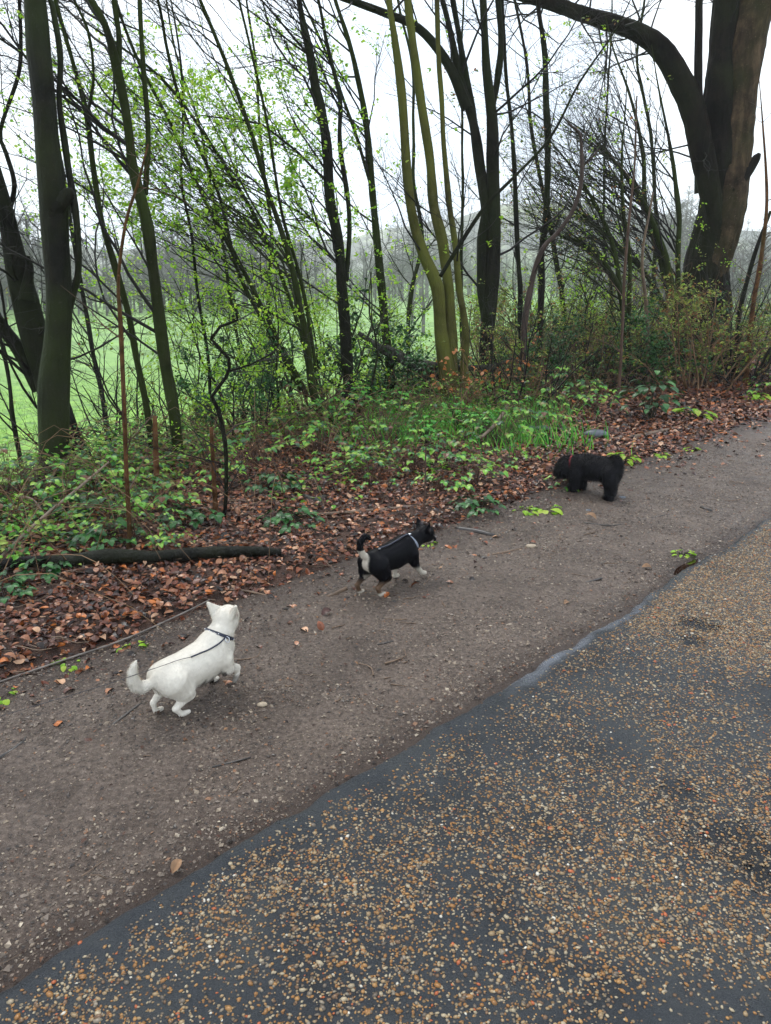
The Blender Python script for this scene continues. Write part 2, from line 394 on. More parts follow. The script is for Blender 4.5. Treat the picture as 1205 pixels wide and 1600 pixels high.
def road_mat():
    m, t, b = new_mat('wet_tar'); g = geo(t); pos = g.outputs['Position']
    n1 = noise(t, 2.2, 6, .65, pos, .6); n2 = noise(t, 95, 5, .7, pos); n3 = noise(t, 13, 5, .65, pos, .4)
    c = ramp(t, [(.32, (.009, .010, .012)), (.5, (.022, .026, .031)), (.68, (.036, .039, .040))], n1).outputs[0]
    v = N(t, 'ShaderNodeTexVoronoi'); v.inputs['Scale'].default_value = 88; t.links.new(pos, v.inputs['Vector'])
    vc = N(t, 'ShaderNodeSeparateColor'); t.links.new(v.outputs['Color'], vc.inputs[0])
    sp = ramp(t, [(.28, (1, 1, 1)), (.40, (0, 0, 0))], v.outputs['Distance']).outputs[0]
    dn = N(t, 'ShaderNodeAttribute', attribute_name='chips')
    lt = N(t, 'ShaderNodeMath', operation='LESS_THAN'); t.links.new(vc.outputs[0], lt.inputs[0]); t.links.new(dn.outputs['Fac'], lt.inputs[1])
    msk = mixc(t, sp, lt.outputs[0], 1.0, 'MULTIPLY')
    gc = ramp(t, [(0, (.15, .085, .035)), (.3, (.20, .14, .075)), (.55, (.25, .20, .13)), (.8, (.11, .085, .06)), (1, (.20, .09, .035))], vc.outputs[1]).outputs[0]
    c = mixc(t, c, gc, msk)
    wt = N(t, 'ShaderNodeAttribute', attribute_name='wet')
    c = mixc(t, c, (.12, .13, .15), wt.outputs['Fac'])  # paler base colour stands in for sky sheen on the wet strip
    t.links.new(c, b.inputs['Base Color'])
    rr = ramp(t, [(.3, (.22,) * 3), (.7, (.48,) * 3)], n3).outputs[0]; rr = mixc(t, rr, (.10, .10, .10), wt.outputs['Fac']); t.links.new(rr, b.inputs['Roughness'])
    b.inputs['Specular IOR Level'].default_value = .24
    b1 = bump(t, b, n2, .008, 1); b2 = bump(t, b, n3, .022, .8, b1); bump(t, b, msk, .004, .8, b2)
    return m
M['ground'] = ground_mat(); M['path'] = path_mat(); M['road'] = road_mat()
M['edging'] = plain('smooth_wet_tar', (.075, .085, .095), .22, 0, .6, 9, .35, .01)
M['chip'] = island_mat('road_chip', [(0, (.24, .115, .035)), (.20, (.26, .18, .095)), (.40, (.13, .075, .040)), (.55, (.32, .26, .17)), (.68, (.30, .16, .055)), (.78, (.12, .095, .07)), (.88, (.20, .165, .12)), (.965, (.52, .48, .40)), (.98, (.34, .09, .03))], .35, .35, 0, var=.3)
M['grit'] = island_mat('path_grit', [(0, (.11, .082, .06)), (.3, (.17, .13, .098)), (.5, (.036, .026, .020)), (.76, (.22, .17, .12)), (.92, (.20, .10, .05)), (.975, (.36, .30, .22))], .45, .45, 0, var=.3)

# ------------------------------------------------------------------ setting
def axis(lo, hi, near0, near1, step, g=1.11):
    a = list(np.arange(near0, near1, step)); d = step
    while a[-1] < hi: d = min(d * g, 6); a.append(a[-1] + d)
    d = step
    while a[0] > lo: d = min(d * g, 6); a.insert(0, a[0] - d)
    return np.array(a)
def grid(ta, sa, zf, attrs=None, warp=None):
    Tt, Ss = np.meshgrid(ta, sa, indexing='ij')
    if warp is not None: Tt, Ss = warp(Tt, Ss)
    x, y = xy(Tt, Ss); z = zf(x, y, Tt, Ss)
    V = np.stack([x, y, z], -1).reshape(-1, 3); n, m = Tt.shape
    i = np.arange(n - 1)[:, None] * m; j = np.arange(m - 1)[None]
    F = np.stack([i + j, i + m + j, i + m + j + 1, i + j + 1], -1).reshape(-1, 4)
    a = Acc(); a.add(V, None, F); return a, V, Tt.ravel(), Ss.ravel()
def attr(me, name, val):
    a = me.attributes.new(name, 'FLOAT', 'POINT'); a.data.foreach_set('value', np.asarray(val, np.float32).ravel())
a, V, Tt, Ss = grid(axis(-330, 400, -2, 16, .07), axis(-250, 400, 2.4, 9.5, .07), lambda x, y, t, s: H(x, y))
o = obj('ground', a, M['ground']); tag(o, kind='structure')
R_ = np.hypot(V[:, 0], V[:, 1])
gm = np.clip(sstep(.2, 2.6, Ss - crest(Tt)) + .15 * fbm(V[:, 0], V[:, 1], 0, 31), 0, 1) * (Ss > 5) + (Ss < -6)
attr(o.data, 'grass', np.clip(gm, 0, 1)); attr(o.data, 'far', sstep(22, 45, R_)); attr(o.data, 'hill', sstep(210, 250, R_))

def G0(px, py, z=0):
    d = ray(px, py); t = (z - CAM_H) / d[2]; return np.array([d[0] * t, d[1] * t])
T0, T1 = ts(*G0(765, 1070))[0], ts(*G0(1010, 915))[0]
def chipden(t, s):   # how densely the chippings lie: worn patches and a bare strip along the edge
    x, y = xy(t, s)
    d = .44 + 1.15 * fbm(x * 1.3, y * 1.3, 0, 41, 4) + .35 * fbm(x * 5, y * 5, 0, 47, 2)
    d = d * sstep(-.03, .09, EDGE(t) - s - .05 - .05 * fbm(x * 6, y * 6, 0, 49, 3)) + .03
    d = (d + .65 * sstep(1.8, 4.2, t)) * (1 - WET_SHEEN(t, s)) * sstep(0, .1, EDGE(t) - s - .02)
    return np.clip(d, .05, .95)
def WET_SHEEN(t, s):      # smooth wet strip along part of the edge; also lightens the tar colour as sheen
    e = EDGE(t) - s; w = .085 - .03 * sstep(2.1, 3.3, t)
    return (.45 + .55 * sstep(-.25, .2, fbm(t * 5, s * 9, 0, 57, 3))) * sstep(T0 - .1, T0 + .10, t + .08 * vn(s * 30, t * 0, 0, 7)) * (1 - sstep(T1 - .35, T1 + .1, t)) * (1 - sstep(w * .75, w * 1.2, e + .02 * vn(t * 11, s * 11, 0, 5)))
def EDGE(t): return 1.50 + .035 * fbm(t * 1.1, t * 0 + 3, 0, 51, 3) + .014 * vn(t * 7, t * 0, 0, 53) + .010 * fbm(t * 22, t * 0, 0, 55, 3) + .04 * sstep(3, 5, t)
def PUD(x, y):
    q = G0(1075, 884); a_ = ((x - q[0]) + (y - q[1])) * SQ / .26; b_ = ((y - q[1]) - (x - q[0])) * SQ / .05
    return 1 - sstep(.3, 1.0, np.hypot(a_, b_) + .25 * fbm(x * 9, y * 9, 0, 141, 3))
def road_z(x, y, t, s):
    e = EDGE(t) - s
    z = .030 + .006 * fbm(x * 2, y * 2, 0, 61, 3) + .0022 * fbm(x * 14, y * 14, 0, 63, 3)
    z = z - .05 * (1 - sstep(-.005, .06, e)) ** 2
    z = z - .050 * PUD(x, y)
    for (px, py, rr, dp) in ((1090, 985, .10, .03), (1150, 1340, .12, .02), (1060, 1250, .07, .02), (1080, 1010, .06, .025), (1185, 1385, .09, .02)):
        q = G0(px, py); d = np.hypot(x - q[0], y - q[1]) / rr + .5 * fbm(x * 14, y * 14, 0, 67, 3)
        z = z - dp * (1 - sstep(.2, 1, d))
    return z
def G0(px, py, z=0):
    d = ray(px, py); t = (z - CAM_H) / d[2]; return np.array([d[0] * t, d[1] * t])
ra = np.concatenate([axis(-40, 60, -1.2, 7, .022, 1.05)])
sa = 1.0 - np.concatenate([np.arange(0, 2.2, .022), np.array([2.3, 2.5, 2.8, 3.2, 3.8, 4.5])])
sa = np.concatenate([[0.0], np.arange(.008, .09, .008), np.arange(.1, 2.7, .022), [2.8, 3.1, 3.6, 4.2, 5.0]])
def wr(T_, S_): return T_, EDGE(T_) + .02 - S_
a, V, Tt, Ss = grid(ra, sa, road_z, warp=wr)
o = obj('road', a, M['road']); tag(o, kind='structure'); attr(o.data, 'wet', WET_SHEEN(Tt, Ss)); attr(o.data, 'chips', chipden(Tt, Ss) * (.55 + .45 * sstep(2.6, 4.5, np.hypot(V[:, 0], V[:, 1]))))
# dirt path
def path_z(x, y, t, s):
    z = .004 + .012 * fbm(x * 1.6, y * 1.6, 0, 71, 3) + .010 * fbm(x * 7, y * 7, 0, 73, 3) + .007 * fbm(x * 24, y * 24, 0, 75, 3)
    z = z - .030 * PUD(x, y)
    return z - .05 * sstep(2.85, 3.15, s) + .012 * sstep(2.2, 2.8, s)
a, V, Tt, Ss = grid(axis(-40, 60, -1.6, 9, .02, 1.06), np.arange(1.38, 3.2, .018), path_z)
o = obj('dirt_path', a, M['path']); tag(o, kind='structure')
ed = np.clip(1 - sstep(.0, .16, Ss - EDGE(Tt) + .06 * fbm(V[:, 0] * 3, V[:, 1] * 3, 0, 81)), 0, 1) * .8 + .75 * sstep(2.55, 2.85, Ss + .12 * fbm(V[:, 0] * 2, V[:, 1] * 2, 0, 83))
attr(o.data, 'edge', np.clip(ed, 0, .9))

def frustum(x, y, m=.12):
    """inside the picture (with a margin) and in front"""
    z = -CAM_H * np.ones_like(x)
    dep = y * math.cos(PITCH) - z * math.sin(PITCH); up = y * math.sin(PITCH) + z * math.cos(PITCH)
    px = x / dep * FPX; py = up / dep * FPX
    return (dep > .3) & (abs(px) < 602 * (1 + m)) & (abs(py) < 800 * (1 + m))

# chips on the road
iv, if_ = ico(1)
n = 980000
t_ = -1.2 + 8.2 * rng.random(n) ** 1.25; s_ = 1.5 - 4.4 * rng.random(n)
x_, y_ = xy(t_, s_)
k = (rng.random(n) < chipden(t_, s_) ** 1.3 * .95) & (s_ < EDGE(t_) - .03) & frustum(x_, y_, .5)
k &= rng.random(n) < np.clip(3.4 / np.hypot(x_, y_), .35, 1) ** .7 * (.62 + .38 * sstep(2.0, 3.2, np.hypot(x_, y_)))
x_, y_, t_, s_ = x_[k], y_[k], t_[k], s_[k]; n = len(x_)
z_ = road_z(x_, y_, t_, s_)
a = Acc()
sz = .0031 * np.exp(.36 * rng.normal(size=n)); sz = np.clip(sz, .0022, .008)
sc3 = np.stack([sz * (1 + .5 * rng.random(n)), sz * (.75 + .3 * rng.random(n)), sz * .34], -1)
iv2 = iv * (1 + .14 * rng.normal(size=(len(iv), 1)))
scatter(a, iv2, if_, np.stack([x_, y_, z_ + .0002], -1), rotmats(rng.random(n) * 6.28, rng.random(n) * .35, rng.random(n) * 6.28), sc3)
o = obj('gravel_chips', a, M['chip'], smooth=True); tag(o, 'amber and cream stone chippings bedded in the wet tar road', 'gravel', kind='stuff')
# grit on the path
n = 120000
t_ = -1.6 + 9 * rng.random(n) ** 1.3; s_ = 1.5 + 1.4 * rng.random(n); x_, y_ = xy(t_, s_)
k = frustum(x_, y_, .35) & (s_ > EDGE(t_) + .0) & (rng.random(n) < .30 + .5 * (fbm(x_ * 2, y_ * 2, 0, 91) > 0) + .5 * (s_ < EDGE(t_) + .15))
x_, y_, t_, s_ = x_[k], y_[k], t_[k], s_[k]; n = len(x_)
octv = np.array([(1, 0, 0), (0, 1, 0), (-1, 0, 0), (0, -1, 0), (.1, .1, 1), (0, 0, -.6)], float)
octf = np.array([(0, 1, 4), (1, 2, 4), (2, 3, 4), (3, 0, 4), (1, 0, 5), (2, 1, 5), (3, 2, 5), (0, 3, 5)])
sz = np.clip(.0028 * np.exp(.45 * rng.normal(size=n)), .0012, .011)
a = Acc()
scatter(a, octv, octf, np.stack([x_, y_, path_z(x_, y_, t_, s_) + .0005], -1), rotmats(rng.random(n) * 6.28, rng.random(n) * .6, rng.random(n) * 6.28),
        np.stack([sz * (1 + .6 * rng.random(n)), sz, sz * .55], -1))
o = obj('path_grit', a, M['grit'], smooth=False); tag(o, 'small brown and tan grit pressed into the muddy footpath', 'grit', kind='stuff')
# puddle in the dip at the road edge
pm, t, b = new_mat('muddy_water'); b.inputs['Base Color'].default_value = (.018, .009, .006, 1); b.inputs['Roughness'].default_value = .04; b.inputs['Specular IOR Level'].default_value = .6
a = Acc(); q = G0(1075, 884); th = np.linspace(0, 2 * math.pi, 48, endpoint=False)
V = [(q[0] + (math.cos(h) * .30 - math.sin(h) * .075) * SQ, q[1] + (math.cos(h) * .30 + math.sin(h) * .075) * SQ, -.007) for h in th] + [(q[0], q[1], -.007)]
j = np.arange(48); a.add(np.array(V), np.stack([j, (j + 1) % 48, j * 0 + 48], -1), None)
o = obj('puddle', a, pm); tag(o, kind='structure')

#@@TREES
# ------------------------------------------------------------------ trees
def unit(v): v = np.asarray(v, float); return v / (np.linalg.norm(v) + 1e-9)
class Tree:
    def __init__(s): s.trunk = Acc(); s.twigs = Acc(); s.lp = []; s.ld = []
def branch(T, p, d, L, r, lev, pr, rd):
    n = max(4, int(L / (.16 if lev else .2))) if lev < 2 else max(3, int(L / .1))
    n = min(n, 16)
    pts = [(*p, r)]; q = np.array(p, float); d = unit(d); step = L / n
    side = rd.uniform(-1, 1)
    for i in range(n):
        w = pr.get('wob', .20) * (1.2 if lev else .7)
        d = unit(d + np.array([rd.gauss(0, w), rd.gauss(0, w), rd.gauss(0, w) + pr.get('up', .03)]) + np.asarray(pr.get('bias', (0, 0, 0))) * .05)
        q = q + d * step
        pts.append((*q, max(.0010, r * (1 - .78 * (i + 1) / n))))
    P4 = np.array(pts)
    if r > .022: P4 = resample(P4, .08); tube(T.twigs, P4, 7, .06)
    else: tube(T.twigs, P4, 5 if r > .009 else 3)
    if lev >= 1 or not pr.get('kids'):
        T.lp.append(P4[1:, :3]); 
    if lev >= pr.get('levels', 2): return
    nk = pr['kids'][lev]; nk = int(nk * rd.uniform(.7, 1.3) * min(1.4, L / (1.6 if lev == 0 else .7)) + .5)
    for i in range(nk):
        f = rd.uniform(.15, .97); k = f * (len(P4) - 1); a_ = int(k); b_ = min(a_ + 1, len(P4) - 1)
        c = P4[a_] + (P4[b_] - P4[a_]) * (k - a_); dd = unit(P4[b_][:3] - P4[a_][:3] + 1e-6)
        rnd = unit(np.array([rd.gauss(0, 1), rd.gauss(0, 1), rd.gauss(0, 1)]))
        rnd = unit(rnd - dd * (rnd @ dd))
        nd = unit(dd * rd.uniform(.6, 1.1) + rnd * rd.uniform(.5, .95) + np.asarray(pr.get('bias', (0, 0, 0))) * .3)
        branch(T, c[:3], nd, L * rd.uniform(.28, .55), max(.0012, min(c[3] * .62, r * .5)), lev + 1, pr, rd)

def stem_pts(pp, Y0, dY=0):
    """pp: (px, py, width px) bottom to top -> xyz r"""
    out = []
    n = len(pp)
    for i, (px, py, w) in enumerate(pp):
        Y = Y0 + dY * i / max(1, n - 1); q = P(px, py, Y)
        out.append((*q, w * .5 * Y / FPX * .84))
    return np.array(out)
def extend(pts, L, rd, lean=.5):
    """carry a stem on above the picture"""
    if L <= 0: return pts
    d = unit(pts[-1][:3] - pts[-2][:3]); q = pts[-1][:3].copy(); r = pts[-1][3]; out = [p for p in pts]; n = max(3, int(L / .5))
    for i in range(n):
        d = unit(d + np.array([rd.gauss(0, .07), rd.gauss(0, .07), .08])); q = q + d * L / n
        out.append(np.array([*q, max(.004, r * (1 - .85 * (i + 1) / n))]))
    return np.array(out)
def leaves_on(lp, n, size, rd, mask=None, spread=.03):
    lp = np.concatenate(lp); 
    if mask is not None: lp = lp[mask(lp)]
    if len(lp) == 0: return None
    n = n // 5 * 5; idx = rd.integers(0, len(lp), n // 5)
    pos = np.repeat(lp[idx] + rd.normal(size=(n // 5, 3)) * spread * .5, 5, 0) + rd.normal(size=(n, 3)) * size * .55
    a = Acc(); tpl = [leaf_tpl(.30, .15, .15, 0, 2), leaf_tpl(.38, -.1, .25, 0, 2)]
    for k in (0, 1):
        q = pos[k::2]; m = len(q)
        scatter(a, *tpl[k], q, rotmats(rd.random(m) * 6.28, rd.random(m) * 1.3, rd.random(m) * 6.28), size * (.6 + .8 * rd.random(m)))
    return a
def vis_mask(top=-60):
    def f(p):
        dep = p[:, 1] * math.cos(PITCH) - (p[:, 2] - CAM_H) * math.sin(PITCH); up = p[:, 1] * math.sin(PITCH) + (p[:, 2] - CAM_H) * math.cos(PITCH)
        return (800 - up / dep * FPX) > top
    return f
TREES = 'trees along the bank above the field'
SW = (-.75, 0, .35)
def make_tree(name, label, stems, Y, mat, twm='twig', nb=14, bl=(.8, 2.0), seed=1, pr=None, ext=3.0, leaf=0, lmat='spring', lsize=.036, dY=0, rough=.10, bias=None, group=TREES, cat='tree', brz=(.15, 1), base=None, flare=1.0, extra=None, dirf=None, wf=1, ridge=0):
    rd = random.Random(seed); pr = dict(dict(kids=[8, 5], levels=2), **(pr or {})); nb = int(nb * 1.25)
    if bias is not None: pr['bias'] = bias
    T = Tree(); T.fork = None; first = None
    for si, st in enumerate(stems):
        w = stem_pts([(p_[0], p_[1], p_[2] * wf) for p_ in st], Y + (si * .05), dY)
        if si == 0:
            gz = float(H(w[0][0], w[0][1])) - .08
            if base is None and w[0][2] > gz:      # run the foot down to the ground
                w = np.vstack([[w[0][0] + (w[0][0] - w[1][0]) * .1, w[0][1], gz, w[0][3] * 1.12 * flare], w])
            first = (w[0][0], w[0][1], gz + .08)
        top = st[-1][1] < 15
        w = extend(w, ext * rd.uniform(.8, 1.1) if top else 0, rd)
        r0 = w[:, 3].max(); sd = 16 if r0 > .09 else (10 if r0 > .03 else 6)
        w = resample(w, max(.05, min(.12, r0)))
        zc = w[:, 2] * (2.2 if r0 < .1 else 1.2)
        w[:, 0] += vn(zc, zc * 0 + si, 0, seed) * w[:, 3] * .45; w[:, 1] += vn(zc, zc * 0 + si, 3, seed) * w[:, 3] * .45
        w[:, 3] *= 1 + .10 * vn(zc * 2.3, zc * 0, 1, seed + 4)
        if ridge: w = resample(w, .045); sd = 84
        tube(T.trunk, w, sd, rough, seed=seed + si, ridge=ridge)
        L = len(w); kb = int(nb * (1 if si == 0 else .7))
        for b in range(kb):
            f = rd.uniform(*brz); i = int(f * (L - 2)); c = w[i]; tg = unit(w[i + 1][:3] - w[i][:3])
            if dirf: d = dirf(rd, c)
            else:
                an = rd.uniform(0, 6.28); d = np.array([math.cos(an), math.sin(an), 0]) * .9 + tg * rd.uniform(.3, 1.2)
                if bias is not None: d = d * .55 + np.asarray(bias) * 1.0
            ll = rd.uniform(*bl) * (1.15 - .5 * f)
            branch(T, c[:3], d, ll, max(.0035, min(c[3] * .42, .004 + ll * .0058)), 0, pr, rd)
    if extra: extra(T, rd)
    root = thing(name, first, label, cat, group)
    obj('trunk', T.trunk, M[mat], root)
    if T.fork: obj('forked_trunk', T.fork, M['bark_brown'], root)
    if T.twigs.v: obj('branches', T.twigs, M[twm], root)
    if leaf:
        a = leaves_on(T.lp, leaf, lsize, np.random.default_rng(seed), vis_mask(110 if leaf > 3000 else 20))
        if a: obj('foliage', a, M[lmat], root, smooth=False)
    return root

# big beech on the left with its knob and side limb
def knob(Y, pts):
    def f(T, rd):
        tube(T.trunk, resample(np.array([(*P(px, py, Y), w * .5 * Y / FPX) for px, py, w in pts]), .02), 10, .15, True, 3)
    return f
make_tree('beech_tree', 'thick smooth dark green trunk rising at the left edge with a stubby knob', [
    [(78, 758, 70), (80, 735, 58), (81, 690, 52), (83, 600, 51), (90, 520, 44), (92, 450, 43), (87, 380, 43), (83, 310, 45), (74, 230, 38), (69, 160, 37), (62, 80, 36), (58, -5, 35)],
    [(106, 500, 10), (114, 465, 13), (123, 420, 11), (117, 330, 12), (104, 230, 11), (95, 160, 10), (97, 90, 10), (86, 20, 9), (78, -8, 8)]],
    5.6, 'bark_beech', nb=10, ext=5, seed=3, rough=.07, bl=(.8, 1.8), brz=(.5, 1), extra=knob(5.6, [(84, 330, 30), (98, 312, 26), (108, 302, 18), (114, 300, 13)]))
make_tree('leaning_tree', 'dark trunk leaning left behind the thick beech, with a snapped stub', [
    [(122, 728, 60), (90, 650, 62), (55, 560, 58), (36, 480, 54), (22, 420, 48), (8, 345, 36), (-6, 290, 30), (-24, 220, 24)],
    [(62, 610, 30), (36, 560, 34), (12, 525, 30), (-20, 480, 24)], [(12, 340, 12), (22, 290, 9), (10, 240, 9), (2, 205, 8), (28, 120, 8), (32, 60, 7), (30, -5, 7)]],
    6.7, 'bark_dark', nb=9, ext=3, wf=0.8, seed=5, rough=.09, extra=knob(6.6, [(42, 470, 26), (44, 440, 16), (46, 418, 12), (44, 400, 5)]))
make_tree('slender_tree', 'slender tree with a double bent stem, third trunk from the left', [
    [(242, 725, 22), (222, 600, 18), (204, 500, 17), (178, 410, 17), (160, 350, 14), (146, 260, 14), (137, 178, 14), (118, 110, 10), (100, 50, 10), (85, -8, 9)],
    [(137, 178, 9), (146, 120, 7), (138, 50, 7), (112, -10, 6)]], 6.3, 'bark_green', nb=16, ext=3, wf=0.68, seed=8, bias=SW, leaf=260, lsize=.026)
make_tree('ash_tree', 'straight dark trunk forking high up, between the slender double stem and the thicket', [
    [(288, 748, 34), (272, 660, 29), (258, 560, 26), (244, 450, 25), (232, 350, 25), (212, 270, 22), (200, 200, 20), (184, 120, 20), (168, 50, 15), (140, -5, 13)],
    [(184, 120, 14), (188, 60, 12), (180, -8, 11)], [(228, 305, 12), (232, 220, 12), (224, 110, 10), (218, -5, 9)]], 6.2, 'bark_green', nb=22, ext=3.5, wf=0.78, seed=11, bias=SW, lsize=.026, leaf=500, pr=dict(kids=[8, 5]))
make_tree('hazel_tree', 'hazel with many stems sweeping up to the left, covered in fresh green leaves', [
    [(500, 662, 28), (488, 590, 24), (472, 500, 20), (452, 400, 16), (420, 300, 13), (390, 200, 12), (350, 90, 10), (310, -8, 8)],
    [(480, 620, 16), (440, 540, 14), (390, 440, 12), (330, 330, 11), (270, 200, 9), (215, 90, 8), (180, -5, 7)],
    [(470, 610, 14), (420, 520, 12), (370, 420, 11), (340, 300, 10), (290, 180, 9), (262, 80, 8), (245, -5, 7)],
    [(490, 600, 14), (450, 460, 12), (400, 340, 11), (340, 240, 9), (260, 130, 8), (170, 60, 5), (110, 20, 1.5)],
    [(494, 580, 12), (470, 440, 11), (440, 330, 9), (420, 200, 8), (395, 90, 7), (372, -5, 6)]],
    7.9, 'bark_green', 'twig_moss', nb=24, ext=2.5, wf=0.62, seed=13, bias=SW, leaf=6500, bl=(.9, 2.2), pr=dict(kids=[8, 5], wob=.17), dY=-.6)
make_tree('hornbeam_tree', 'dark trunk wrapped in bright new leaves in the middle of the thicket', [
    [(548, 630, 32), (544, 560, 30), (540, 480, 28), (530, 380, 26), (518, 300, 24), (508, 200, 24), (492, 130, 23), (478, 60, 17), (466, -8, 13)],
    [(540, 440, 14), (545, 340, 12), (532, 220, 11), (530, 150, 10), (510, 60, 8), (495, -8, 7)]], 8.6, 'bark_dark', nb=26, ext=4, wf=0.72, seed=17, bias=SW, leaf=5000, pr=dict(kids=[8, 5]))
make_tree('young_beech_tree', 'thin dark trunk standing just left of the triple yellow green trunk', [
    [(616, 632, 24), (606, 540, 20), (596, 440, 19), (586, 350, 17), (580, 290, 16), (572, 200, 14), (560, 120, 12), (545, 60, 10), (522, -8, 8)],
    [(582, 300, 8), (560, 220, 8), (535, 150, 7), (500, 60, 6), (470, -8, 5)]], 9.2, 'bark_green', nb=20, ext=3, wf=0.78, seed=19, bias=SW, leaf=1800)
make_tree('triple_trunk_tree', 'three smooth yellow green stems rising from one foot at the centre', [
    [(706, 622, 50), (702, 590, 40), (690, 520, 30), (683, 450, 28), (662, 400, 24), (648, 350, 22), (640, 280, 20), (634, 200, 18), (628, 130, 18), (615, 50, 14), (606, -8, 12)],
    [(712, 600, 26), (707, 520, 24), (695, 430, 22), (684, 350, 24), (675, 270, 20), (664, 190, 20), (650, 100, 18), (640, 30, 16), (636, -8, 15)],
    [(722, 605, 22), (726, 520, 17), (718, 450, 15), (712, 400, 14), (700, 300, 13), (692, 220, 11), (688, 130, 11), (683, -8, 10)]],
    8.8, 'bark_yellow', nb=9, ext=5, wf=0.8, seed=23, rough=.06, bl=(.6, 1.6))
def arm(Y, pts, sd=8):
    def f(T, rd):
        w = resample(np.array([(*P(px, py, Y), ww * .5 * Y / FPX) for px, py, ww in pts]), .08); tube(T.trunk, w, sd, .1)
        for i in range(9):
            c = w[int(rd.uniform(.2, .95) * len(w))]; branch(T, c[:3], (rd.gauss(-.4, .5), rd.gauss(0, .5), rd.gauss(.4, .5)), rd.uniform(.6, 1.4), .010, 0, dict(kids=[6, 3], levels=2), rd)
    return f
make_tree('oak_tree', 'dark trunk with forked limbs right of the triple yellow green trunk', [
    [(764, 580, 38), (768, 500, 30), (774, 420, 28), (774, 330, 26), (770, 250, 25), (766, 180, 22), (758, 110, 17), (754, 40, 14), (752, -8, 14)],
    [(758, 500, 24), (758, 400, 24), (756, 320, 25), (746, 240, 22), (732, 170, 17), (718, 110, 15), (706, 50, 12), (690, -8, 10)],
    [(752, 260, 16), (738, 160, 16), (720, 70, 12), (708, -8, 11)],
    [(766, 190, 12), (776, 120, 13), (781, 70, 12), (778, -8, 12)]], 9.6, 'bark_dark', nb=14, ext=5, wf=0.85, seed=29, leaf=300,
    extra=arm(9.6, [(730, 170, 16), (700, 100, 13), (655, 45, 12), (600, 20, 10), (540, -2, 9), (490, -20, 8)]))
make_tree('birch_tree', 'thin straight dark stem between the forked oak and the curved dead bough', [
    [(842, 560, 13), (846, 430, 13), (853, 330, 12), (854, 200, 13), (852, 90, 11), (843, 20, 8), (841, -8, 7)]], 10.5, 'bark_dark', nb=18, ext=3, wf=0.85, seed=31, bl=(.5, 1.3))
make_tree('bare_sapling', 'bare grey sapling just right of the forked oak trunk', [
    [(815, 560, 12), (812, 450, 11), (806, 300, 10), (800, 200, 8), (790, 100, 7), (785, -5, 6)]], 10.0, 'bark_dark', nb=12, ext=2, wf=0.8, seed=37, bl=(.5, 1.2), cat='sapling')
make_tree('crooked_tree', 'low tree with a curved bare reddish bough hooking up to the right', [
    [(822, 500, 11), (836, 420, 10), (850, 385, 9), (872, 362, 8), (896, 325, 7), (907, 285, 7), (908, 240, 6), (905, 208, 5), (890, 195, 3), (878, 178, 1)],
    [(907, 262, 5), (925, 245, 4), (938, 232, 1.5)]], 9.6, 'twig_brown', nb=14, ext=0, seed=41, bl=(.4, 1.0))
# giant old tree on the right
def giant_extra(T, rd):
    Y = 12.8; T.fork = Acc()
    w = extend(stem_pts([(1112, 440, 40), (1128, 360, 58), (1138, 300, 58), (1145, 240, 54), (1152, 180, 52), (1160, 110, 52), (1172, 50, 52), (1186, -8, 52)], 12.95), 7, rd); tube(T.fork, resample(w, .045), 84, .10, seed=9, ridge=1.2)
    w = extend(stem_pts([(1100, 300, 30), (1095, 230, 20), (1092, 170, 15), (1091, 100, 13), (1092, 40, 12), (1093, -8, 11)], 12.9), 3, rd); tube(T.trunk, resample(w, .1), 10, .12, seed=12)
    w = resample(np.array([(*P(px, py, Y), ww * .34 * Y / FPX) for px, py, ww in
        [(1122, 380, 24), (1114, 325, 38), (1104, 270, 44), (1094, 222, 46), (1085, 180, 46), (1073, 146, 45), (1059, 118, 44), (1044, 92, 42), (1026, 70, 38), (998, 51, 33), (960, 37, 30), (920, 25, 27), (875, 10, 24), (825, -4, 19), (760, -20, 14)]]), .12)
    tube(T.trunk, resample(w, .05), 44, .12, seed=3, ridge=.9)
    for i in range(26):
        c = w[int(rd.uniform(.15, .98) * len(w))]; branch(T, c[:3], (rd.gauss(-.5, .5), rd.gauss(0, .5), rd.gauss(.1, .6)), rd.uniform(.8, 2.2), .016, 0, dict(kids=[7, 4], levels=2), rd)
    st = resample(np.array([(*P(px, py, 12.8), ww * .5 * 12.8 / FPX) for px, py, ww in [(1140, 300, 26), (1158, 278, 20), (1172, 262, 15), (1183, 246, 11), (1187, 240, 5)]]), .05)
    tube(T.trunk, st, 8, .2, True)
make_tree('giant_tree', 'massive dark old tree at the right with a long limb arching left', [
    [(1106, 590, 112), (1104, 540, 98), (1104, 480, 88), (1109, 400, 80), (1115, 330, 74), (1117, 270, 60), (1118, 210, 50), (1124, 140, 46), (1132, 60, 46), (1138, -8, 46)]],
    13.0, 'bark_giant', nb=16, ext=7, wf=.88, seed=43, rough=.10, ridge=1.3, bl=(1.0, 2.4), brz=(.45, 1), extra=giant_extra)
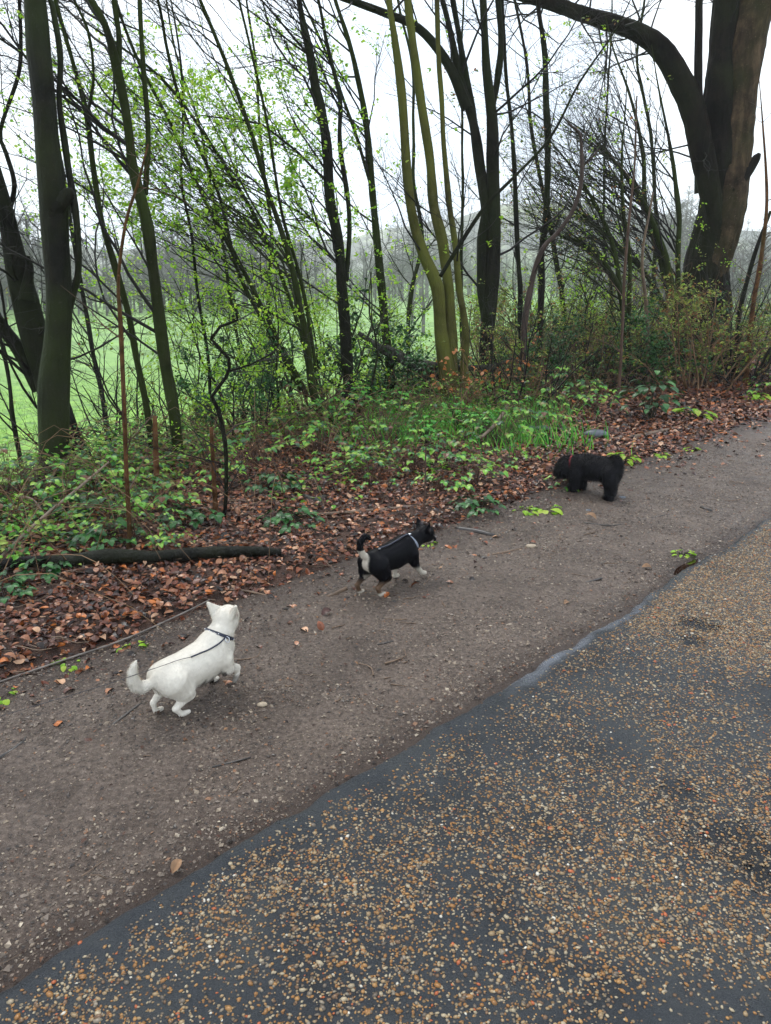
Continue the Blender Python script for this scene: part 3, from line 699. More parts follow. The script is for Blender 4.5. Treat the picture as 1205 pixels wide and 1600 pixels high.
# coppices right of centre whose mossy stems fan up to the left
make_tree('willow_tree', 'mossy many stemmed tree fanning up to the left beside the massive trunk', [
    [(1062, 545, 26), (1052, 470, 20), (1042, 420, 18), (1020, 350, 14), (990, 290, 12), (950, 240, 7), (905, 200, 4), (870, 180, 1.2)],
    [(1052, 480, 14), (1030, 400, 12), (1010, 320, 11), (1006, 240, 9), (985, 150, 6), (960, 80, 3.5), (945, 20, 1.2)],
    [(1056, 490, 14), (1060, 400, 12), (1058, 300, 11), (1046, 220, 7), (1030, 140, 4), (1018, 70, 1.2)],
    [(1050, 500, 12), (1010, 430, 11), (960, 380, 10), (910, 335, 6), (870, 300, 3), (840, 285, 1)]], 11.6, 'bark_green', 'twig', nb=20, ext=0, wf=0.75, seed=47, bias=(-.8, 0, .45), bl=(.9, 2.2), pr=dict(kids=[8, 5], wob=.12), leaf=900, lmat='olive')
make_tree('goat_willow_tree', 'second mossy fan of stems growing low in front of the misty hill', [
    [(985, 560, 20), (972, 470, 15), (950, 420, 12), (915, 385, 11), (870, 365, 6), (840, 340, 3), (815, 325, 1)],
    [(975, 500, 13), (960, 400, 11), (935, 330, 9), (900, 270, 5), (860, 220, 3), (835, 180, 1)],
    [(980, 520, 12), (985, 420, 10), (975, 330, 9), (972, 240, 5), (978, 160, 3), (980, 100, 1)]], 10.6, 'bark_green', 'twig_moss', nb=20, ext=0, wf=0.75, seed=53, bias=(-.8, 0, .4), bl=(.8, 1.9), pr=dict(kids=[8, 5], wob=.12), leaf=1800, lmat='olive')
# near saplings
make_tree('coppice_pole', 'thin orange brown sapling standing closest to the dark log', [
    [(196, 900, 12), (203, 840, 10), (198, 740, 9), (192, 600, 8), (187, 500, 8), (184, 440, 6), (196, 350, 6), (214, 292, 5), (232, 225, 3)],
    [(214, 292, 3), (250, 296, 2), (292, 288, 1.4)]], 3.92, 'bark_orange', 'twig_red', nb=5, ext=0, seed=59, bl=(.3, .6), rough=.05, cat='sapling', group='saplings on the leafy verge')
make_tree('crooked_sapling', 'crooked dark sapling zigzagging up from the verge between two snapped stakes', [
    [(345, 828, 10), (352, 780, 8), (352, 700, 8), (340, 640, 8), (330, 620, 7), (352, 590, 7), (357, 560, 7), (330, 530, 6), (345, 510, 6), (372, 500, 5), (368, 480, 4)],
    [(357, 580, 5), (390, 570, 4), (430, 550, 3)]], 4.5, 'bark_dark', nb=10, ext=0, seed=61, bl=(.3, .7), rough=.06, cat='sapling', group='saplings on the leafy verge', leaf=160, lsize=.022)
for i, (pp, Y, lab) in enumerate([
    ([(246, 775, 12), (244, 720, 11), (242, 650, 8)], 5.2, 'short snapped orange stake beside the foot of the slender double stem'),
    ([(338, 815, 11), (335, 760, 9), (330, 668, 7)], 4.6, 'short snapped pale stake left of the crooked dark sapling')]):
    T = Acc(); w = stem_pts(pp, Y); w = np.vstack([[w[0][0], w[0][1], float(H(w[0][0], w[0][1])) - .05, w[0][3]], w]); tube(T, resample(w, .05), 8, .15, True, i)
    tag(obj('stake', T, M['bark_orange'], origin=tuple(w[0][:3])), lab, 'stake', 'snapped stakes on the verge')
for i, (pp, Y, lab) in enumerate([
    ([(1168, 565, 9), (1178, 470, 8), (1190, 400, 8), (1198, 300, 5), (1192, 200, 3), (1186, 120, 1)], 10.4, 'orange brown sapling leaning right beside the massive trunk'),
    ([(1150, 560, 9), (1160, 470, 8), (1186, 380, 7), (1204, 330, 5)], 10.8, 'thin dark sapling at the right edge behind the orange one'),
    ([(968, 585, 6), (974, 500, 5.5), (978, 400, 5), (990, 280, 4), (995, 150, 2.5)], 9.0, 'tall thin reddish sapling in front of the low mossy fan of stems'),
    ([(660, 830, 3.5), (664, 760, 3.5), (666, 700, 3)], 4.6, 'single dark stem topped by green leaves above the small black dog'),
    ([(1012, 580, 8), (1010, 480, 7), (1004, 400, 5), (1020, 300, 3)], 10.0, 'pale thin sapling left of the massive trunk')]):
    make_tree('sapling', lab, [pp], Y, ['bark_orange', 'bark_dark', 'twig_red', 'twig_red', 'stick'][i], 'twig_red' if i in (0, 2) else 'twig', nb=[12, 8, 10, 2, 8][i], ext=0, seed=70 + i, bl=(.3, .8) if i != 3 else (.05, .1), rough=.05, cat='sapling', group='saplings on the leafy verge', leaf=[40, 20, 60, 0, 60][i], lmat='olive')
# long thin pole leaning across
T = Acc(); w = stem_pts([(688, 432, 8), (720, 380, 8), (760, 320, 7), (800, 280, 6), (860, 215, 5), (905, 130, 4), (960, 50, 3), (985, 0, 2)], 8.2)
tube(T, resample(w, .1), 6, .1, True); tag(obj('leaning_pole', T, M['bark_dark'], origin=tuple(w[0][:3])), 'long thin dead pole leaning right from the fork of the triple trunk', 'branch')
# slim background trees
bgt = [(330, 7.9), (395, 9.5), (430, 11), (165, 9.0), (640, 12), (735, 11.5), (905, 12.5), (950, 13.5), (1020, 14), (20, 8.0)]
near = ['the dark stem behind the first snapped stake', 'the thicket', 'the hazel', 'the slender double stem', 'the triple trunk', 'the forked oak', 'the thin straight stem', 'the curved dead bough',
        'the mossy fans', 'the left picture edge', 'the thick beech', 'the straight forking ash', 'the leafy hornbeam', 'the young beech', 'the right picture edge', 'the massive tree', 'the bare sapling']
plc = ['left of centre near ', 'deep in ', 'half hidden behind ', 'far behind ', 'beyond ', 'seen just behind ', 'right of ', 'above ', 'rising behind ', 'close to ', 'beside ', 'to the right of ', 'to the left of ', 'to the left of ', 'by ', 'behind ', 'well behind ']
for i, (px, Y) in enumerate(bgt):
    rd = random.Random(900 + i); py0 = 800 - FPX * math.tan(PITCH - math.atan((CAM_H - float(H((px - 602) / FPX * Y, Y))) / Y)) if False else 640
    ln = rd.uniform(-.22, -.05) if px < 620 else rd.uniform(-.14, .04); pts = []; x = px; w0 = rd.uniform(6, 10)
    for k, py in enumerate(range(640, -60, -90)):
        pts.append((x, py, w0 * (1 - k * .085))); x += ln * 90 + rd.gauss(0, 7)
    g_ = px < 620
    make_tree('background_tree', 'slim bare tree ' + plc[i] + near[i], [pts], Y, 'bark_green' if i % 3 else 'bark_dark', 'twig' if i % 2 else 'twig_moss', nb=15, ext=2, seed=100 + i,
              bl=(.7, 1.8), bias=SW if g_ else (-.3, 0, .3), leaf=(700 if 300 < px < 600 else 0), group='slim trees behind the front row')

# ------------------------------------------------------------------ shrubs of the thicket
SHR = {}
def shrub_mesh(seed, h, w, nst, leaf, lmat, lsize, twm, kids=(5, 4), spread=.05):
    rd = random.Random(seed); T = Tree()
    for i in range(nst):
        an = rd.uniform(0, 6.28); r = rd.uniform(0, w * .35)
        d = np.array([math.cos(an) * rd.uniform(.1, .9) * w / h, math.sin(an) * rd.uniform(.1, .9) * w / h, 1])
        branch(T, (math.cos(an) * r, math.sin(an) * r, -.05), d, h * rd.uniform(.6, 1.1), .007 * h + .003, 0, dict(kids=list(kids), levels=2, wob=.2, up=-.01), rd)
    return T, leaves_on(T.lp, leaf, lsize, np.random.default_rng(seed), None, spread)
def shrub(name, label, px, py, Y, key, rz=0, sc=1, group=None, cat='shrub', z=None):
    """put a shrub at pixel column px, distance Y (base on the terrain)"""
    q = P(px, py, Y); x, y = q[0], q[1]; zz = float(hz(x, y)) if z is None else z
    if key not in SHR:
        sd, h, w, nst, leaf, lmat, ls, twm, kids, sp = SPEC[key]
        T, a = shrub_mesh(sd, h, w, nst, leaf, lmat, ls, twm, kids, sp)
        r = thing(name, (0, 0, 0), label, cat, group); obj('stems', T.twigs, M[twm], r); obj('foliage', a, M[lmat], r, smooth=False)
        SHR[key] = r; r.location = (x, y, zz); r.rotation_euler = (0, 0, rz); r.scale = (sc,) * 3
        return r
    r = dup(SHR[key], (x, y, zz), rz, sc, label, group); r.name = name
    return r
SPEC = {
 'hawthorn': (201, 2.0, 1.5, 8, 2600, 'spring', .031, 'twig_moss', (7, 5), .05),
 'hawthorn2': (202, 1.35, 1.6, 8, 2500, 'spring', .031, 'twig', (7, 5), .06),
 'holly': (203, 1.0, 1.2, 8, 3000, 'darkleaf', .038, 'twig', (7, 5), .07),
 'olive': (204, 1.35, 1.3, 14, 1900, 'olive', .036, 'cane', (7, 4), .06),
 'olive2': (205, 1.0, 1.3, 14, 1500, 'olive', .036, 'cane', (6, 4), .06),
 'bare': (206, 1.6, 1.5, 14, 260, 'olive', .03, 'twig', (7, 5), .04),
 'dead': (207, 1.0, 1.1, 14, 90, 'beechleaf', .03, 'cane', (5, 3), .03),
}
sh = [('hawthorn', 440, 8.2, 'tallest leafy bush in the middle of the thicket'), ('hawthorn', 520, 9.2, 'leafy bush around the foot of the dark leafy trunk'), ('hawthorn2', 380, 7.2, 'round bright bush right of the straight forking ash'),
      ('hawthorn2', 560, 9.6, 'bright bush left of the thin dark beech trunk'), ('hawthorn2', 630, 10.6, 'bright bush behind the grey fallen boughs'),
      ('holly', 400, 7.4, 'dark green bush at the foot of the hazel'), ('holly', 590, 9.3, 'dark glossy bush left of the grey fallen boughs'),
      ('holly', 840, 11.2, 'dark evergreen bush right of the forked oak'), ('hawthorn2', 800, 12.0, 'green bush behind the forked oak'), ('hawthorn', 900, 12.5, 'tall green bush below the curved dead bough'),
      ('holly', 640, 9.6, 'dark ivy bush under the fallen boughs'), ('hawthorn', 400, 9.4, 'pale leafy bush far back in the thicket')]
for i, (k, px, Y, lab) in enumerate(sh):
    q = P(px, 600, Y); shrub({'h': 'hawthorn_bush', 'ho': 'holly_bush'}['ho' if k == 'holly' else 'h'], lab, px, 600, Y, k, i * 1.7, 1 + .12 * math.sin(i * 2.3), 'bushes of the thicket on the bank')
rd = random.Random(5)
rows = []
for i in range(34):
    f = i / 33; px = 770 + 440 * ((i * .618) % 1); Y = 8.6 + rd.uniform(0, 4.6) + (px - 770) * .004
    rows.append((px, Y))
rows.sort()
kk = ['olive', 'olive2', 'bare', 'olive', 'dead', 'olive2', 'bare', 'holly']
wh = ['olive leaved bramble bush', 'low olive bramble bush', 'bare twiggy bush', 'tangled olive green bush', 'dry brown bush', 'straggling olive bush', 'leafless dark bush', 'dark green bush']
for i, (px, Y) in enumerate(rows):
    shrub('bramble_bush' if kk[i % 8] in ('olive', 'olive2', 'dead') else 'twiggy_bush', f'{wh[i % 8]} in the scrub, ' + ('front row' if Y < 10.2 else 'middle row' if Y < 12 else 'back row') + ', ' +
          ('just right of the forked oak' if px < 860 else 'under the thin straight stem' if px < 920 else 'behind the shaggy black dog' if px < 990 else 'left of the massive trunk' if px < 1070 else 'at the foot of the massive trunk' if px < 1150 else 'by the right picture edge'),
          px, 600, Y, kk[i % 8], i * 2.1, .8 + .35 * rd.random(), 'bushes of the scrub around the massive tree')
for i, (px, Y, k, sc, lab) in enumerate([(700, 8.3, 'dead', .7, 'dry brown bush with pale orange leaves in front of the triple trunk'), (790, 8.8, 'dead', .8, 'dry brown bush with pale orange leaves right of the triple trunk'),
    (170, 7.5, 'bare', 1, 'bare twiggy bush between the beech and the slender stem'), (280, 8.2, 'bare', 1.1, 'bare twiggy bush behind the ash trunk')]):
    shrub('bare_bush', lab, px, 600, Y, k, i, sc, 'dry bushes along the bank')
# retained orange beech leaves in front of the triple trunk
rl = np.random.default_rng(9); a = Acc(); st = Acc(); q0 = P(760, 600, 8.0); q0[2] = float(H(q0[0], q0[1]))
lp = []
for (px, py) in ((690, 575), (710, 560), (735, 600), (700, 600), (790, 590), (765, 590), (800, 575), (720, 585)):
    q = P(px, py, 8.0); b_ = q.copy(); b_[2] = q0[2]; b_[0] += .1
    tube(st, resample(np.array([(*b_, .005), (*((b_ + q) / 2 + (.03, 0, 0)), .004), (*q, .002)]), .05), 4)
    for k in range(5): lp.append(q + rl.normal(size=3) * (.08, .06, .05))
lp = np.array(lp); m = len(lp)
scatter(a, *leaf_tpl(.33, .2, .3, 0, 4), lp, rotmats(rl.random(m) * 6.28, .4 + rl.random(m), rl.random(m) * 6.28), .045 + .022 * rl.random(m))
r = thing('beech_seedling', q0, 'seedling with pale orange dead leaves in front of the triple trunk', 'seedling'); obj('stems', st, M['twig_red'], r); obj('foliage', a, M['beechleaf'], r, smooth=False)
# fallen grey boughs in the thicket
T = Tree(); rd = random.Random(77)
for pts in ([(600, 545, 20), (640, 565, 22), (690, 590, 18), (715, 600, 12)], [(630, 560, 14), (670, 570, 15), (720, 575, 12), (770, 572, 8), (800, 560, 4)], [(560, 520, 8), (590, 540, 12), (625, 560, 14)], [(655, 575, 12), (668, 600, 12), (676, 612, 9)]):
    tube(T.twigs, resample(stem_pts(pts, 9.0), .06), 10, .15)
q = P(650, 600, 9.0); q[2] = float(H(q[0], q[1])) ; tag(obj('fallen_bough', T.twigs, M['deadwood'], origin=tuple(q)), 'grey fallen forked bough lying in the thicket left of the triple trunk', 'fallen branch')

# ------------------------------------------------------------------ verge: leaf litter, ground plants, sticks
def verge_pts(n, t0, t1, s0, s1, pw=1.3):
    t = t0 + (t1 - t0) * rng.random(n) ** pw; s = s0 + (s1 - s0) * rng.random(n); return t, s
a = Acc()
tpls = [leaf_tpl(.30, .25, .25, 0, 4), leaf_tpl(.34, -.25, .35, 0, 4), leaf_tpl(.28, .5, -.3, .1, 4), leaf_tpl(.36, .1, .55, .15, 4, .1), leaf_tpl(.26, -.5, .1, 0, 4, -.12), leaf_tpl(.33, .05, .1, .12, 4, .05)]
t_, s_ = verge_pts(200000, -1.6, 18, 2.2, 7.6, 1.5)
x_, y_ = xy(t_, s_)
dens = sstep(2.50, 3.0, s_ + .22 * fbm(x_ * 1.7, y_ * 1.7, 0, 83)) * (1 - .4 * sstep(.5, 2, s_ - crest(t_))) + .02 + .06 * sstep(2.1, 2.7, s_)
dens *= np.where(fbm(x_ * 1.1 + 5, y_ * 1.1, 0, 99) < -.25, .65, 1)
k = (rng.random(len(t_)) < dens) & frustum(x_, y_, .4)
x_, y_, t_, s_ = x_[k], y_[k], t_[k], s_[k]; n = len(x_)
dist = np.hypot(x_, y_); sz = (.015 + .042 * rng.random(n) ** 1.2) * np.clip(dist / 5.5, 1, 1.6)
z_ = hz(x_, y_) + .003 + .020 * rng.random(n) ** 2 * (s_ > 2.9)
R = rotmats(rng.random(n) * 6.28, np.abs(rng.normal(size=n)) * .36, rng.random(n) * 6.28)
which = rng.integers(0, 6, n)
for w_ in range(6):
    q = which == w_; scatter(a, *tpls[w_], np.stack([x_, y_, z_], -1)[q], R[q], sz[q])
o = obj('leaf_litter', a, M['litter'], smooth=False); tag(o, 'wet brown and orange fallen leaves covering the verge', 'fallen leaves', kind='stuff')
print('litter', n)
a = Acc(); t_ = -1.5 + 9 * rng.random(16000) ** 1.2; s_ = 1.48 + 1.5 * rng.random(16000); x_, y_ = xy(t_, s_)
k = (rng.random(16000) < .10 + .55 * sstep(.16, 0, s_ - EDGE(t_)) + .5 * sstep(2.3, 2.8, s_) + .25 * (fbm(x_ * 1.5, y_ * 1.5, 0, 131) > .15)) & frustum(x_, y_, .1) & (s_ > EDGE(t_) - .02); x_, y_, t_, s_ = x_[k], y_[k], t_[k], s_[k]; n = len(x_)
lt = leaf_tpl(.25, .2, .3, .2, 2); scatter(a, *lt, np.stack([x_, y_, path_z(x_, y_, t_, s_) + .004], -1), rotmats(rng.random(n) * 6.28, rng.random(n) * .5, rng.random(n) * 6.28), .006 + .018 * rng.random(n) ** 2)
tag(obj('path_debris', a, M['crumb'], smooth=False), 'dark crumbs of leaf and bark trodden into the muddy path', 'debris', kind='stuff')
# thin arching bramble canes over the bank
a = Acc(); rr_ = np.random.default_rng(4)
for i in range(1500):
    t0 = -.5 + 17 * rr_.random(); s0 = float(crest(t0)) - 2.0 + 3.4 * rr_.random() ** .8 + (-.6 * rr_.random() if t0 > 7 else 0)
    if s0 < 3.6: continue
    x0, y0 = xy(t0, s0); an = rr_.random() * 6.28; L = .4 + 1.1 * rr_.random(); hh = (.15 + .5 * rr_.random()) * (1.35 if t0 > 8 else .8)
    x1, y1 = x0 + math.cos(an) * L, y0 + math.sin(an) * L
    pts = [(x0 + (x1 - x0) * u, y0 + (y1 - y0) * u, float(H(x0, y0)) * (1 - u) + float(H(x1, y1)) * u + hh * math.sin(math.pi * min(1, u * 1.0 + .0)) * (1.1 - .3 * u) + rr_.normal() * .015, .0032 * (1 - .6 * u)) for u in np.linspace(0, .95, 7)]
    tube(a, np.array(pts), 3)
o = obj('bramble_canes', a, M['cane']); tag(o, 'tangle of thin brown bramble canes arching over the bank', 'brambles', kind='stuff')
# small twigs in the litter and on the path
a = Acc(); rr_ = np.random.default_rng(3)
for i in range(1700):
    t0, s0 = -1.5 + 14 * rr_.random() ** 1.5, (2.9 + 3.4 * rr_.random()) if i % 3 else (1.55 + 1.35 * rr_.random()); x0, y0 = xy(t0, s0)
    L = (.05 + .28 * rr_.random() ** 2) * (1 if s0 > 2.8 else .45); an = rr_.random() * 6.28 if rr_.random() < .4 else rr_.normal() * .5 + .5; r0 = .0012 + .0035 * rr_.random() ** 2
    pts = []
    for k in range(5):
        u = k / 4; xx = x0 + math.cos(an) * L * u; yy = y0 + math.sin(an) * L * u; an += rr_.normal() * .18
        pts.append((xx, yy, float(hz(xx, yy)) + .006 + (.02 if s0 > 2.9 else 0) * (1 + .5 * rr_.random()), r0 * (1 - .5 * u)))
    tube(a, np.array(pts), 4)
o = obj('twig_litter', a, M['stick']); tag(o, 'thin brown twigs strewn over the leaves and mud', 'twigs', kind='stuff')
# larger sticks and logs, each its own thing
def stick(label, pts, mat='stick', name='stick', group='sticks lying on the verge and path', zz=.0, sides=7, rough=.12, cat='stick'):
    w = []
    for (px, py, wd) in pts:
        g = hit(px, py) if ts(*G0(px, py))[1] > 2.9 else np.array([*G0(px, py), .0])
        Y = g[1]; r = wd * .5 * Y / FPX; w.append((g[0], g[1], float(hz(g[0], g[1])) + r * .7 + zz, r))
    w = np.array(w); T = Acc(); tube(T, resample(w, .03), sides, rough, True, len(label))
    return tag(obj(name, T, M[mat], origin=tuple(w[0][:3])), label, cat, group)
stick('long dark wet log lying along the leaf litter at the left', [(-20, 900, 20), (40, 893, 20), (100, 890, 22), (170, 885, 24), (240, 882, 20), (300, 878, 20), (360, 874, 17), (410, 872, 14), (440, 872, 9)], 'logwet', 'log', None, .018, 16, .30, 'log')
stick('long straight grey stick slanting over the leaves behind the white dog', [(-10, 1078, 3.2), (100, 1040, 3.6), (200, 1005, 3.4), (290, 968, 3), (330, 950, 2.4)], 'greystick', zz=.02)
stick('short thick brown stick behind the small black dog', [(512, 936, 9), (526, 930, 9), (541, 923, 9)], 'stick')
stick('dark flat stick on the mud in front of the small black dog', [(712, 829, 9), (745, 834, 10), (772, 840, 8)], 'stick_dark')
stick('thin stick just above the dark flat stick', [(750, 832, 4), (790, 831, 4)], 'stick')
stick('curved black stick at the left edge of the path', [(-5, 1190, 9), (20, 1175, 8), (38, 1160, 7), (46, 1146, 5)], 'stick_dark')
stick('long brown branch lying below the thicket behind the small black dog', [(470, 812, 5), (540, 806, 6), (620, 797, 6), (680, 792, 5)], 'stick')
stick('pale branch slanting out of the grass above the shaggy dog', [(752, 708, 5), (775, 685, 6), (795, 650, 6)], 'stick_pale', zz=.12)
stick('brown forked branch at the right side of the leaves', [(952, 690, 6), (1000, 685, 7), (1060, 672, 6)], 'stick')
stick('straight pale stick just below the brown forked branch', [(968, 697, 4), (1006, 695, 4)], 'stick_pale')
stick('dark stick in the leaf litter near the low bramble', [(475, 782, 10), (492, 786, 11), (508, 780, 9)], 'stick_dark')
stick('grey stick among the leaves above the white dog', [(430, 935, 4), (380, 925, 4), (330, 925, 3), (300, 935, 3)], 'stick')
stick('dark bent stick in the leaves above the head of the white dog', [(395, 950, 5), (420, 930, 6), (452, 918, 6), (490, 905, 4)], 'stick_dark')
stick('dark twig on the mud below the small black dog', [(615, 1003, 3), (590, 1008, 3)], 'stick_dark')
stick('thin black twig on the mud in the middle of the path', [(332, 1200, 5), (360, 1193, 4), (392, 1184, 3)], 'stick_dark')
stick('dark root by the hind paws of the white dog', [(170, 1140, 6), (190, 1125, 7), (215, 1105, 6), (230, 1098, 4)], 'stick_dark')
stick('thin twig lying across the far path', [(912, 818, 3), (960, 822, 3), (1010, 812, 3), (1045, 805, 3)], 'stick_dark')
stick('small dark stick on the far path', [(1095, 795, 6), (1112, 800, 5)], 'stick_dark')
stick('thin stick on the mud right of the small black dog', [(770, 868, 4), (800, 862, 4), (815, 858, 3)], 'stick')
stick('short stick below the twig at the right of the path', [(915, 912, 4), (940, 905, 4)], 'stick_dark')
stick('small dark stick lying near the wet road edge', [(935, 948, 4), (958, 942, 4)], 'stick_dark')
def rise(label, pts, Y0, Y1, mat='stick_pale', sides=6):
    w = []
    for i, (px, py, wd) in enumerate(pts):
        Y = Y0 + (Y1 - Y0) * i / (len(pts) - 1); w.append((*P(px, py, Y), wd * .5 * Y / FPX))
    w = np.array(w); w[0][2] = min(w[0][2], float(hz(w[0][0], w[0][1])) + .02); T = Acc(); tube(T, resample(w, .05), sides, .1, True); tag(obj('dead_branch', T, M[mat], origin=tuple(w[0][:3])), label, 'branch', 'dead branches propped in the verge')
rise('upper pale dead branch rising from the left edge over the bramble', [(-10, 880, 6), (60, 815, 6), (120, 765, 5), (170, 722, 3)], 3.7, 4.9)
rise('lower pale dead branch crossing the left bramble', [(20, 900, 5), (80, 840, 5), (150, 775, 4)], 3.7, 4.8)
rise('bent brown cane arching over the litter beside the orange sapling', [(-8, 760, 4), (50, 780, 4), (90, 850, 5), (110, 905, 4)], 4.8, 3.8, 'stick')
# stones
def stone(label, px, py, r, col):
    g = G0(px, py); v, f = ico(3); v = v * (1 + .18 * fbm(v[:, 0] * 1.5 + px, v[:, 1] * 1.5, v[:, 2] * 1.5, 5)[:, None]) * np.array([1.5, 1, .6]) * r
    z = float(hz(*g)) + r * .25; a = Acc(); a.add(v + (g[0], g[1], z), f); tag(obj('stone', a, col, origin=(g[0], g[1], z)), label, 'stone', 'stones at the edge of the litter')
sm = plain('slate_stone', (.075, .085, .10), .4, 0, .5, 40, .4, .004); sm2 = plain('tan_stone', (.30, .24, .17), .6, 0, .4, 60, .3, .003)
stone('blue grey stone at the edge of the grass above the shaggy dog', 848, 680, .055, sm); stone('flat dark stone in the leaves right of the blue grey stone', 930, 690, .075, sm)
stone('grey stone by the paws of the shaggy dog', 972, 779, .022, sm); stone('small dark stone on the path below the shaggy dog', 920, 799, .018, sm)
stone('flat brownish stone on the path beyond the small black dog', 830, 855, .022, sm2); stone('pale tan stone on the mud right of the white dog', 410, 1102, .013, sm2)

# ground plants
def leafplant(seed, n, rad, h, lsize, mat, tri=True, name='bramble'):
    r = np.random.default_rng(seed); a = Acc(); st = Acc(); tp = leaf_tpl(.34, .12, .18, 0, 4)
    for i in range(n):
        an = r.random() * 6.28; d = rad * r.random() ** .6; hh = h * (.35 + .75 * r.random()) * (1 - .4 * d / rad)
        tip = np.array([math.cos(an) * d, math.sin(an) * d, hh]); mid = tip * (.45, .45, .8)
        tube(st, resample(np.array([(tip[0] * .1, tip[1] * .1, -.02, .0016), (*mid, .0014), (*tip, .001)]), .03), 4)
        k = 3 if tri else 1; base = an + r.normal() * .4
        yaw = base + np.array([0, 1.25, -1.25])[:k]; m = k
        scatter(a, *tp, np.repeat(tip[None], m, 0), rotmats(yaw, np.full(m, .25 + .3 * r.random()), np.full(m, base + 1.57)), lsize * (np.array([1.1, .85, .85])[:k]) * (.7 + .6 * r.random()))
    return st, a
PL = {}
def plant(name, label, x, y, key, rz, sc, group, cat='bramble'):
    z = float(hz(x, y))
    if key not in PL:
        st, a = leafplant(*PSPEC[key]); r = thing(name, (0, 0, 0), label, cat, group)
        obj('stems', st, M['twig_red' if 'bramble' in key else 'twig_moss'], r); obj('foliage', a, M[PSPEC[key][5]], r, smooth=False); PL[key] = r
        r.location = (x, y, z); r.rotation_euler = (0, 0, rz); r.scale = (sc,) * 3; return r
    r = dup(PL[key], (x, y, z), rz, sc, label, group); r.name = name; return r
PSPEC = {'bramble': (1, 44, .30, .26, .040, 'bramble', True), 'bramble2': (2, 34, .24, .20, .038, 'bramble', True), 'ivy': (3, 26, .20, .12, .055, 'darkleaf', True),
         'weed': (4, 14, .055, .03, .030, 'spring', False), 'darkbush': (5, 60, .30, .42, .085, 'darkleaf', False), 'dock': (6, 9, .08, .06, .075, 'spring', False), 'bramble3': (7, 42, .34, .34, .042, 'bramble', True), 'nettle': (8, 60, .24, .40, .042, 'nettleleaf', True)}
VG = 'bramble plants on the verge'
spots = [  # px, py, key, scale, label
 (60, 790, 'bramble', 1.3, 'bramble with bright leaves left of the pale dead branches'), (20, 830, 'bramble2', 1.2, 'bramble at the far left edge above the log'), (130, 800, 'ivy', 1.4, 'dark leaved bramble between the beech and the orange sapling'),
 (190, 815, 'bramble3', 1.0, 'tall bright bramble at the orange sapling'), (255, 800, 'bramble', 1.1, 'bramble between the orange sapling and the left snapped stake'), (215, 850, 'bramble3', .8, 'brightest bramble just above the log'),
 (165, 850, 'ivy', 1.1, 'dark bramble leaves touching the log'), (290, 820, 'ivy', 1.0, 'low dark bramble in front of the snapped stakes'), (260, 860, 'bramble2', .7, 'small bramble right of the orange sapling foot'),
 (60, 905, 'ivy', .8, 'dark leaf tuft in front of the log at the left'), (12, 935, 'ivy', .7, 'dark green tuft at the left edge below the log'), (100, 740, 'bramble3', 1.2, 'bramble around the foot of the thick beech'), (15, 770, 'bramble3', 1.2, 'bramble left of the thick beech'),
 (160, 760, 'bramble', 1.2, 'bramble right of the thick beech foot'), (220, 760, 'bramble2', 1.2, 'bramble by the slender double stem'), (450, 700, 'bramble', 1.3, 'bramble left of the lush grass'), (400, 730, 'bramble3', 1.1, 'bright bramble in the middle of the verge'),
 (500, 710, 'bramble', 1.2, 'bramble in front of the hazel foot'), (540, 740, 'bramble2', 1.3, 'low bramble left below the lush grass'), (430, 770, 'ivy', 1.1, 'dark leaved patch on the litter left of the dark stick'), (600, 700, 'bramble3', 1.2, 'bramble behind the bare leaf patch'),
 (580, 760, 'bramble', 1.0, 'bramble above the small black dog'), (640, 740, 'bramble3', 1.0, 'bright bramble beside the single dark stem'), (700, 735, 'bramble', 1.2, 'bramble right of the single dark stem'), (740, 760, 'bramble2', 1.2, 'dark reddish bramble right of the single dark stem, at the litter edge'),
 (745, 800, 'ivy', .9, 'small bramble at the path edge above the flat stick'), (690, 770, 'bramble2', 1.0, 'straggly bramble above the head of the small black dog'), (780, 700, 'bramble3', 1.2, 'bramble at the right end of the lush grass'), (830, 670, 'bramble', 1.3, 'bramble above the shaggy black dog'),
 (800, 730, 'bramble2', .9, 'small bramble left of the shaggy dog head'), (455, 825, 'ivy', 1.0, 'dark bramble alone in the litter above the white dog'), (870, 640, 'bramble3', 1.3, 'bramble at the left foot of the scrub'), (920, 640, 'bramble', 1.3, 'bramble in the scrub above the shaggy dog back'),
 (350, 760, 'bramble2', 1.0, 'small bramble right of the crooked sapling'), (885, 765, 'bramble2', .75, 'leafy sprig in front of the shaggy dog chest'), (1090, 600, 'bramble', 1.2, 'bramble below the massive trunk'), (1150, 590, 'bramble3', 1.2, 'bramble below the orange sapling at the right'),
 (960, 600, 'bramble', 1.4, 'bramble left of the dark evergreen plant'), (1195, 620, 'bramble2', 1.2, 'bramble at the right edge near the path'), (320, 730, 'bramble', 1.1, 'bramble behind the snapped stakes'), (480, 660, 'bramble3', 1.3, 'bramble at the foot of the hazel'), (560, 670, 'bramble', 1.4, 'bramble right of the hazel foot'),
 (650, 670, 'bramble3', 1.2, 'bramble in front of the fallen boughs'), (850, 615, 'bramble3', 1.4, 'bramble right of the orange leaved seedling'), (5, 800, 'bramble3', 1.3, 'tallest bramble at the left picture edge'),
 (665, 700, 'nettle', .8, 'nettle patch at the left end of the lush grass'), (715, 680, 'nettle', .9, 'nettle patch in the middle of the lush grass'), (760, 690, 'nettle', .8, 'nettle patch in front of the pale slanting branch'), (625, 655, 'nettle', .9, 'nettle patch before the fallen boughs'), (800, 650, 'nettle', .9, 'nettle patch left of the scrub'), (560, 650, 'nettle', 1.0, 'nettle patch by the thin dark beech trunk'), (520, 672, 'nettle', .9, 'nettle patch right of the hazel foot')]
